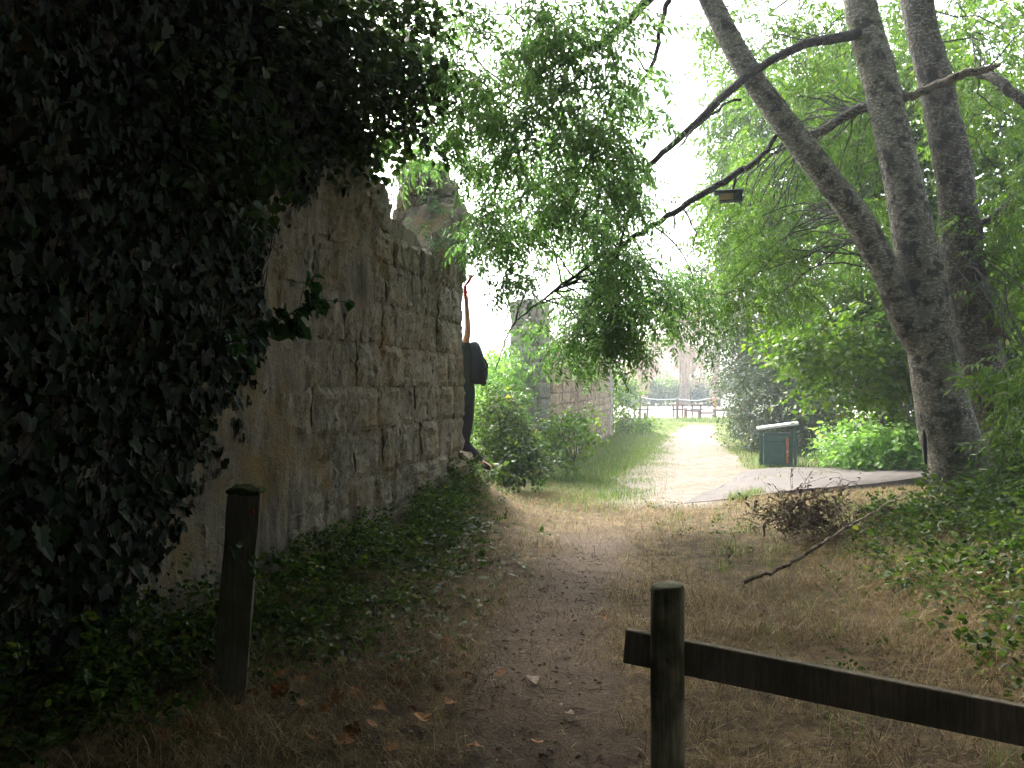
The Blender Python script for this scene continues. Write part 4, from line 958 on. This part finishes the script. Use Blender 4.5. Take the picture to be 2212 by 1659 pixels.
def dstraw(x, y):
    mp, mg, gr, ms = masks(x, y); wl_ = x > wall_x(y)+.05
    asp = ~((x > 2.4) & (y > 11.0+(x-2.35)*.52) & (y < 17))
    return np.clip(.45+.9*n2(x, y, 2.2), .04, 1)*(1-.93*mp)*(1-mg)*wl_*asp
x, y = scatter(230000, -3, 8, 2.7, 13.5, dstraw, r4, 1.15); n = len(x); h = r4.uniform(.03, .20, n)*(1+.5*n2(x, y, 3, 40.)); g = Geo()
v, t_ = blades(x, y, h, r4.uniform(.0018, .0045, n), np.clip(r4.normal(.965, .06, n), 0, 1), r4, z=gz(x, y)+r4.uniform(0, .035, n)); g.add(v, t_)
x, y = scatter(90000, -2.6, 4.2, 2.7, 6.2, dstraw, r4, 1.); n = len(x); v, t_ = blades(x, y, r4.uniform(.05, .26, n)*(1+.6*n2(x, y, 4, 41.)), r4.uniform(.0012, .003, n), np.clip(r4.normal(.95, .08, n), 0, 1), r4, z=gz(x, y)+r4.uniform(0, .05, n)*(1+n2(x, y, 3, 2.))); g.add(v, t_)
tag(g.build("dry_grass", M['straw']), "dead straw coloured grass littering the ground beside the footpath", "grass", kind="stuff"); print("straw", n)
def dgreen(x, y):
    mp, mg, gr, ms = masks(x, y); asp = ~((x > 2.2) & (y > 10.9+(x-2.35)*.52) & (y < 13.6+(x-3.6)*.55) )
    return np.clip(.12+gr*1.1*(.7+.6*n2(x, y, 1.3, 3.)), 0, 1)*(1-mp*.97)*(1-mg)**2*asp*(x > wall_x(y)+.05)
g = Geo(); x, y = scatter(60000, -2.2, 9, 6.5, 14, dgreen, r4); n = len(x); v, t_ = blades(x, y, r4.uniform(.03, .11, n), r4.uniform(.003, .006, n), r4.uniform(0, .8, n), r4); g.add(v, t_)
x, y = scatter(110000, -1, 20, 14, 42, dgreen, r4, 1.3); n = len(x); v, t_ = blades(x, y, r4.uniform(.05, .16, n), r4.uniform(.008, .02, n), r4.uniform(0, .8, n), r4); g.add(v, t_)
tag(g.build("grass", M['grass']), "short green grass on the verges of the gravel track", "grass", kind="stuff")
# taller tufts: by the verge, below the asphalt edge
g = Geo(); P = []
def tuft(cx, cy, n, R, h, w=.005):
    x = cx+r4.normal(0, R, n); y = cy+r4.normal(0, R, n); v, t_ = blades(x, y, r4.uniform(.5, 1.1, n)*h, np.full(n, w), r4.uniform(.1, .8, n), r4); g.add(v, t_)
for k in range(260):
    y_ = r4.uniform(10.5, 27); x_ = wall_x(y_)+r4.uniform(.6, 1.9)
    tuft(x_, y_, 60, .28, r4.uniform(.06, .16), .008)
for k in range(14): a = at(1590+k*8, 1100, 10.9); tuft(a[0], 11.1+k*.06, 40, .06, .2)
for k in range(60):
    y_ = r4.uniform(3.2, 9.5); x_ = r4.uniform(1.3, 4.5); tuft(x_, y_, 30, .06, r4.uniform(.08, .22), .004)
for k in range(30): a = at(1480+k*6, 905, 38.3+r4.uniform(-1, .5)); tuft(a[0], a[1], 30, .3, .35, .03)
for k in range(12): tuft(at(1645+k*9, 1003, 17)[0], 17.0+r4.normal(0, .2), 30, .1, .13, .007)
tag(g.build("grass_tufts", M['grass']), "longer green grass tufts along the wall verge and the rail", "grass", kind="stuff")
# creeping plants at the wall foot
def floor_plants(name, label, n, fx, mat, tm, sc, hh):
    x, y = fx(n); P = np.stack([x, y, gz(x, y)+r4.uniform(.02, 1, len(x))*hh(x, y)], -1); O = nrm(r4.normal(0, 1, P.shape))
    return tag(place(tm, P, O, sc, (.25, .4), r4).build(name, M[mat]), label, "undergrowth", kind="stuff")
def fx1(n):
    y = r4.uniform(2.8, 9.7, n); u = np.abs(r4.normal(0, .38, n)); x = wall_x(y)+.06+u*np.interp(y, [3.5, 5, 7, 9.8], [.7, 1.2, 1.05, .55]); k = n2(x, y, 1.6, 7.) > -.25; k &= (x < path_x(y)-.5); return x[k], y[k]
floor_plants("wall_foot_plants", "dark low leafy plants along the foot of the ruined wall", 1500, fx1, 'bramble', T_BRAM, .55, lambda x, y: .26*np.exp(-((x-wall_x(y))/.6)**2)+.03)
def fx2(n):
    y = r4.uniform(2.6, 8.8, n); x = 2.0+r4.uniform(0, 1, n)**.7*5.5; dv = x-(1.25+.31*y); k = (dv > -.4*r4.uniform(0, 1, n)) & (n2(x, y, 1.3, 2.) > -.22); x, y = x[k], y[k]; k = (x/y < .75); return x[k], y[k]
floor_plants("bramble_undergrowth", "tangled green brambles and nettles on the right bank", 5200, fx2, 'bramble', T_BRAM, .8, lambda x, y: .05+(.75-.45*ss(6.5, 7.5, y))*ss(.2, 1.8, x-(1.25+.31*y)+.2))
def fx3(n):
    y = r4.uniform(4, 11, n); x = r4.uniform(1.5, 4.2, n)+.0*y; k = n2(x, y, 2.6, 12.) > .25; return x[k], y[k]
floor_plants("low_weeds", "small low green weeds among the straw right of the footpath", 700, fx3, 'bramble', T_BRAM, .4, lambda x, y: .04+x*0)
def gi(n):
    y = r4.uniform(2.8, 8.5, n); u = np.abs(r4.normal(0, .55, n)); x = wall_x(y)+.05+u; k = (x < path_x(y)-.45) & (n2(x, y, 1.9, 33.) > -.15) & ((y > 4.4) | (x < wall_x(y)+.45)); return x[k], y[k]
x, y = gi(5200); n = len(x); g = Geo(); Ls = r4.uniform(.03, .07, n); v, t_ = leaves(np.stack([x, y, gz(x, y)+r4.uniform(.01, .10, n)], -1), nrm(r4.normal(0, 1, (n, 3))*[1, 1, .2]), nrm(r4.normal(0, .45, (n, 3))+[0, 0, 1]), Ls, Ls*.95, 'ivy', .15, .2); g.add(v, t_)
tag(g.build("ground_ivy", M['bramble']), "small ivy leaves creeping over the soil from the wall foot", "ground cover", kind="stuff")
# leaf litter (fine) and pebbles
x, y = scatter(9000, -3, 3.5, 2.8, 8, lambda x, y: np.clip(.3+.6*n2(x, y, 2, 5.), 0, 1)*(x > wall_x(y)+.1), r4); n = len(x)
P = np.stack([x, y, gz(x, y)+.012], -1); g = Geo(); v, t_ = leaves(P, nrm(r4.normal(0, 1, (n, 3))*[1, 1, .15]), nrm(r4.normal(0, .35, (n, 3))+[0, 0, 1]), r4.uniform(.010, .042, n), r4.uniform(.006, .022, n), 'broad', .5, .3); g.add(v, t_)
tag(g.build("leaf_litter", M['brush']), "fine brown leaf litter and bark bits on the soil", "litter", kind="stuff")
x, y = scatter(2400, -.8, 4.5, 2.8, 16, lambda x, y: np.clip(masks(x, y)[0]+masks(x, y)[1], 0.03, 1), r4); n = len(x); s = r4.uniform(.004, .013, n)*(1+.05*y)
oc = np.array([(1, 0, 0), (0, 1, 0), (-1, 0, 0), (0, -1, 0), (0, 0, .6), (0, 0, -.6)]); of = np.array([(0, 1, 4), (1, 2, 4), (2, 3, 4), (3, 0, 4), (1, 0, 5), (2, 1, 5), (3, 2, 5), (0, 3, 5)])
V = (np.stack([x, y, gz(x, y)+s*.3], -1)[:, None, :]+oc[None]*s[:, None, None]*r4.uniform(.6, 1.2, (n, 6, 1))).reshape(-1, 3); g = Geo(); g.add(V, (np.arange(n)[:, None, None]*6+of[None]).reshape(-1, 3))
tag(g.build("pebbles", M['pebble']), "small pale pebbles scattered on the path and gravel", "pebbles", kind="stuff")
g = Geo(); x, y = scatter(900, -2.2, 4, 2.8, 8, lambda x, y: x*0+.6, r4)
for a, b in zip(x, y):
    if a < wall_x(b)+.15: continue
    t = r4.uniform(0, 6.28); L = r4.uniform(.03, .16); z = float(gz(a, b))+.008; tube(g, [(a, b, z), (a+math.cos(t)*L*.5+.004, b+math.sin(t)*L*.5, z+.008), (a+math.cos(t)*L, b+math.sin(t)*L, z)], [.0022, .002, .001], 4, 0, False)
tag(g.build("twig_litter", M['brush']), "small broken twigs strewn over the ground", "twigs", kind="stuff")
# individual fallen leaves
FL = []
for k in range(5):
    rr_ = np.random.default_rng(k+50); nseg = 7; a = np.linspace(0, 1, nseg); wv = np.sin(np.pi*a**.8)*(.30+.05*k); V = [(0, 0, 0)]
    pts = []
    for s in (1, -1):
        rng_ = a[1:-1] if s == 1 else a[1:-1][::-1]
        for q in rng_: pts.append((q, s*np.sin(np.pi*q**.8)*(.32+.03*k)*(1+.15*rr_.normal())))
    out = [(0, 0)]+pts[:nseg-2]+[(1, 0)]+pts[nseg-2:]; out = np.array(out); mid = [(.25, 0), (.5, 0), (.75, 0)]
    allp = np.concatenate([out, mid]); zz_ = .22*allp[:, 1]**2*4*(.6+.3*k % .7)-.18*(allp[:, 0]-.5)**2*(1 if k % 2 else -1.2)+rr_.normal(0, .012, len(allp)); Vv = np.c_[allp, zz_]*.075; n_o = len(out)
    c1, c2, c3 = n_o, n_o+1, n_o+2; tip = nseg-1
    T = []
    up_ = list(range(0, tip+1)); 
    for i2 in range(tip): m_ = c1 if out[i2][0] < .3 else (c2 if out[i2][0] < .6 else c3); T.append((m_, i2, i2+1))
    lo = [tip]+list(range(tip+1, n_o))+[0]
    for i2 in range(len(lo)-1): m_ = c3 if out[lo[i2]][0] > .6 else (c2 if out[lo[i2]][0] > .3 else c1); T.append((m_, lo[i2], lo[i2+1]))
    T += [(c1, c2, 2), (c2, c3, 4), (c2, c1, n_o-2), (c3, c2, n_o-4)]
    g = Geo(); g.add(Vv, T); tube(g, [(0, 0, Vv[0][2]), (-.02, .002, .004)], .0009, 3, 0, False); FL.append((g.mesh("fallen_leaf", M['fallen'], False), g.mesh("fallen_leaf", M['fallen_pale'], False)))
spots = []
for (px, py) in [(415, 1515), (540, 1540), (600, 1580), (480, 1600), (655, 1470), (700, 1500), (745, 1455), (760, 1500), (800, 1540), (860, 1500), (690, 1560), (560, 1490), (620, 1450), (900, 1555), (920, 1580), (1075, 1478), (1030, 1475), (975, 1530), (1005, 1632), (1170, 1620), (945, 1495), (780, 1600), (850, 1625), (720, 1620), (430, 1570), (360, 1600), (330, 1560), (520, 1460), (590, 1520), (670, 1610), (810, 1580), (735, 1540), (885, 1440), (960, 1410), (1140, 1475), (1320, 1350), (1240, 1560), (1090, 1300), (1180, 1280), (1640, 1345), (1520, 1420), (1900, 1370), (840, 1460), (500, 1530), (640, 1540)]:
    for _ in range(8):
        Yd = 1.6*F/(py-829.5); x = (px-1106)/F*Yd; z = float(gz(x, Yd)); Yd = (1.6-z)*F/(py-829.5)
        x = (px-1106)/F*Yd
    if x < wall_x(Yd)+.1: x = wall_x(Yd)+.2
    spots.append((x, Yd, px, py))
for i, (x, y, px, py) in enumerate(spots):
    pale = px > 1080 and i % 2 == 0 or (px, py) in ((1140, 1475),)
    o = link("fallen_leaf", FL[i % 5][1 if pale else 0], None, (x, y, float(gz(x, y))+.04)); o.rotation_euler = (r4.normal(0, .35), r4.normal(0, .35), r4.uniform(0, 6.28)); s = r4.uniform(.9, 1.5); o.scale = (s, s, s)
    if px > 1250: tag(o, "pale curled fallen leaf lying in the straw right of the footpath" if pale else "brown fallen leaf lying in the straw right of the footpath", "leaf", "fallen leaves right of the footpath")
    elif px > 980: tag(o, "pale dry leaf lying on the trodden footpath" if pale else "orange brown dry leaf lying on the trodden footpath", "leaf", "fallen leaves on the footpath")
    elif px > 580: tag(o, "orange brown leaf on the dark ground between the left post and the footpath", "leaf", "fallen leaves between post and footpath")
    else: tag(o, "orange brown leaf around the foot of the leaning left post", "leaf", "fallen leaves by the left post")

# stick, brush pile
sk = thing("fallen_stick", "long bare stick lying slanted on the right bank", "stick")
limb("stick", sk, [at(1608, 1258, 5.95), at(1690, 1225, 6.1), at(1760, 1185, 6.25), at(1830, 1140, 6.45), at(1905, 1095, 6.7), at(1957, 1062, 6.9)], [.015, .016, .014, .011, .008, .005], 'deadwood', 40, 8, .15, .006)
bp = thing("brush_pile", "brown dead brush with curled twigs heaped below the asphalt edge", "brush"); g = Geo(); lv = []
for k in range(230):
    s = np.array([2.98+r4.normal(0, .24), 7.9+r4.normal(0, .25), .14+abs(r4.normal(0, .12))]); d = nrm(np.array([r4.normal(0, .8), r4.normal(0, .5), r4.uniform(-.1, .8)])); L = r4.uniform(.12, .4)
    e = s+d*L; q = smooth_path([s, s+d*L*.4+r4.normal(0, .05, 3), e+r4.normal(0, .06, 3), e+r4.normal(0, .1, 3)], 9); q[:, 2] = np.maximum(q[:, 2], .03); tube(g, q, np.linspace(.004, .0012, 9)*r4.uniform(.5, 1.3), 4, 0, False)
    for j in range(5): lv.append(q[r4.integers(2, 7)]+r4.normal(0, .012, 3))
g.build("twigs", M['brush'], bp); lv = np.array(lv); n = len(lv); g = Geo(); v, t_ = leaves(lv, nrm(r4.normal(0, 1, (n, 3))), nrm(r4.normal(0, 1, (n, 3))), r4.uniform(.02, .05, n), r4.uniform(.012, .025, n), 'broad', .6, .5); g.add(v, t_); g.build("dead_leaves", M['brush'], bp)
for (pts, rr_) in (([at(1700, 1105, 7.8), at(1730, 1085, 7.6), at(1790, 1060, 7.5), at(1850, 1040, 7.6)], [.012, .01, .008, .004]), ([at(1650, 1160, 7.3), at(1655, 1130, 7.3), at(1700, 1110, 7.3), at(1710, 1070, 7.4), at(1680, 1060, 7.4)], [.010, .009, .007, .004, .003])):
    limb("bare_twig", bp, pts, rr_, 'deadwood', 20, 6)

# hanging feeder box and black strap
fb = thing("hanging_box", "flat dark box with yellow front hanging from a branch over the path", "hanging box"); c = at(1573, 424, 9.0)
def hb(nm, mat, *a, bev=.003): g = Geo(); box(g, *a, rot=rotz(-.25), org=c, bev=bev); return g.build(nm, M[mat], fb)
hb("roof", 'darkblue', -.155, .165, -.09, .09, .035, .06, bev=.008); hb("body", 'darkblue', -.10, .11, -.06, .07, -.06, .035); hb("yellow_panel", 'yellow', -.095, .055, -.066, -.0605, -.05, .02, bev=.001); hb("side_block", 'darkblue', .112, .155, -.05, .06, -.07, .03)
g = Geo(); tube(g, [c+[.05, 0, .055], at(1592, 372, 8.75)], .013, 6); tube(g, [c+[-.04, 0, .055], at(1580, 380, 8.9)], .004, 6); g.build("hanger", M['black'], fb)
bs = thing("hanging_strap", "narrow black strap with a small hook hanging left of the thick trunk", "strap"); g = Geo()
a = at(1996, 930, 8.55); b = at(2001, 1010, 8.55); tube(g, [a, a+(b-a)*.15, a+(b-a)*.5, a+(b-a)*.9, b], [.008, .022, .022, .014, .006], 8); g.build("strap", M['black'], bs)
g = Geo(); tube(g, smooth_path([b+[-.045, 0, -.008], b+[-.02, 0, -.03], b+[.02, 0, -.03], b+[.045, 0, -.008]], 9), .006, 6); tube(g, [b, b+[0, 0, -.09]], .005, 6); g.build("hook", M['black'], bs)
g = Geo(); tube(g, [a, a+[.35, .3, .12]], .004, 5); g.build("cord", M['black'], bs)

# ------------------------------------------------------------------ the person in the gap
def skin(name, J, EDG, R, mat, parent, sub=2, root=0):
    me = bpy.data.meshes.new(name); me.from_pydata([tuple(p) for p in J], EDG, []); o = bpy.data.objects.new(name, me); C.objects.link(o)
    sm = o.modifiers.new("s", 'SKIN'); sm.use_smooth_shade = True; sl = me.skin_vertices[0] if me.skin_vertices else None
    if sl is None:
        bpy.context.view_layer.objects.active = o; o.select_set(True); sl = me.skin_vertices[0]
    for i, r in enumerate(R): sl.data[i].radius = r if isinstance(r, tuple) else (r, r); sl.data[i].use_root = (i == root)
    ss_ = o.modifiers.new("u", 'SUBSURF'); ss_.levels = sub; ss_.render_levels = sub
    dg = bpy.context.evaluated_depsgraph_get(); dg.update(); nm = bpy.data.meshes.new_from_object(o.evaluated_get(dg)); bpy.data.objects.remove(o)
    nm.materials.clear(); nm.materials.append(mat); nm.name = name
    for p in nm.polygons: p.use_smooth = True
    return link(name, nm, parent)
pr = thing("person", "person in dark clothes with a backpack reaching up behind the wall end", "person")
q = lambda px, py, Y=10.38: Vector(at(px, py, Y))
pelvis, waist, chest, neck, hd = q(1001, 878), q(1000, 842), q(993, 775), q(985, 727), q(975, 690)
shR, elR, wrR, haR = q(1003, 752, 10.24), q(1011, 716, 10.12), q(1008, 655, 10.12), q(1006, 636, 10.12)
shL, elL, wrL = q(980, 752, 10.6), q(960, 790, 10.62), q(948, 745, 10.6)
hipR, knR, anR, toR = q(1010, 890, 10.26), q(1001, 958, 10.16), q(1040, 998, 10.32), q(1062, 1012, 10.3)
hipL, knL, anL, toL = q(994, 890, 10.5), q(984, 955, 10.52), q(1012, 1008, 10.56), q(985, 1014, 10.45)
waistL = pelvis+Vector((0, 0, .12)); J = [pelvis, waist, chest, neck, hd, hd+Vector((-.01, 0, .10)), shR, elR, wrR, haR, shL, elL, wrL, hipR, knR, anR, toR, hipL, knL, anL, toL]
ED = [(0, 1), (1, 2), (2, 3), (3, 4), (4, 5), (2, 6), (6, 7), (7, 8), (8, 9), (2, 10), (10, 11), (11, 12), (0, 13), (13, 14), (14, 15), (15, 16), (0, 17), (17, 18), (18, 19), (19, 20)]
RR = [(.11, .12), (.09, .11), (.12, .16), .055, .085, .07, .055, .043, .028, .035, .055, .042, .03, .08, .055, .038, .03, .08, .055, .038, .03]
body = skin("body", J, ED, RR, M['skin'], pr)
for k, (dx, dz, dy) in enumerate([(-.030, .060, .01), (-.012, .075, 0), (.006, .072, -.01), (.022, .06, -.02), (.036, .025, -.03)]):
    skin("finger", [haR, haR+Vector((dx*.8, dy, dz*.6)), haR+Vector((dx*1.05-.018, dy-.01, dz*.95))], [(0, 1), (1, 2)], [.010, .0095, .008], M['skin'], body, 1)
skin("shirt", [pelvis+Vector((0, 0, -.05)), waist, chest, chest.lerp(neck, .6), shR, shR.lerp(elR, .55), shL, shL.lerp(elL, .55)], [(0, 1), (1, 2), (2, 3), (2, 4), (4, 5), (2, 6), (6, 7)], [(.175, .185), (.15, .17), (.15, .185), .09, .075, .068, .075, .066], M['shirt'], pr)
skin("trousers", [pelvis, hipR, hipR.lerp(knR, .5), knR, anR, hipL, hipL.lerp(knL, .5), knL, anL, waistL], [(0, 1), (1, 2), (2, 3), (3, 4), (0, 5), (5, 6), (6, 7), (7, 8), (0, 9)], [(.155, .165), .11, .098, .08, .07, .11, .098, .08, .07, (.145, .16)], M['trouser'], pr)
for (a, t) in ((anR, toR), (anL, toL)):
    skin("shoe", [a+Vector((0, 0, -.01)), a.lerp(t, .5)+Vector((0, 0, -.02)), t+Vector((.0, 0, 0))], [(0, 1), (1, 2)], [.05, .05, .036], M['black'], pr, 1)
g = Geo(); box(g, -.035, .035, -.02, .02, -.012, .014, org=np.array(q(1072, 1004, 10.25)), bev=.005); g.build("shoe_tab", M['white'], pr)
skin("hair", [hd+Vector((.0, .0, .06)), hd+Vector((.02, 0, .1))], [(0, 1)], [.095, .07], M['hair'], pr, 2)
fc = skin("nose", [hd+Vector((-.085, -.0, .0)), hd+Vector((-.105, -.0, -.015))], [(0, 1)], [.014, .012], M['skin'], body, 1)
# backpack
g = Geo(); box(g, -.03, .05, -.10, .10, -.13, .10, org=np.array(q(1042, 812, 10.36)), bev=.025); pk_ = g
bk = skin("backpack", [q(1012, 738, 10.36), q(1022, 770, 10.36), q(1031, 805, 10.36), q(1027, 833, 10.36)], [(0, 1), (1, 2), (2, 3)], [(.06, .11), (.09, .15), (.105, .17), (.08, .15)], M['pack'], pr, 2, 1)
pk_.build('front_pocket', M['black'], bk)
g = Geo(); tube(g, smooth_path([q(1046, 775, 10.3), q(1053, 790, 10.28), q(1050, 800, 10.28)], 6), .012, 6); g.build("buckle_strap", M['black'], bk)
g = Geo(); tube(g, smooth_path([q(1000, 738, 10.18), q(1012, 745, 10.16), q(1018, 780, 10.17), q(1016, 825, 10.2)], 12), .014, 6); g.build("shoulder_strap", M['black'], bk)
tl = thing("red_tape_tool", "red clip tool with a tail held up against the wall edge", "tool")
g = Geo(); box(g, -.02, .02, -.012, .012, -.085, .06, org=np.array(q(1005, 626, 10.02)), rot=None, bev=.005); g.build("tool_body", M['red'], tl)
g = Geo(); a, b = np.array(q(1006, 616, 10.02)), np.array(q(1019, 594, 10.02)); tube(g, smooth_path([a, (a+b)/2+[.005, 0, -.01], b], 6), np.array([.014, .018, .020, .022, .022, .020]), 6); g.build("tail", M['red'], tl)
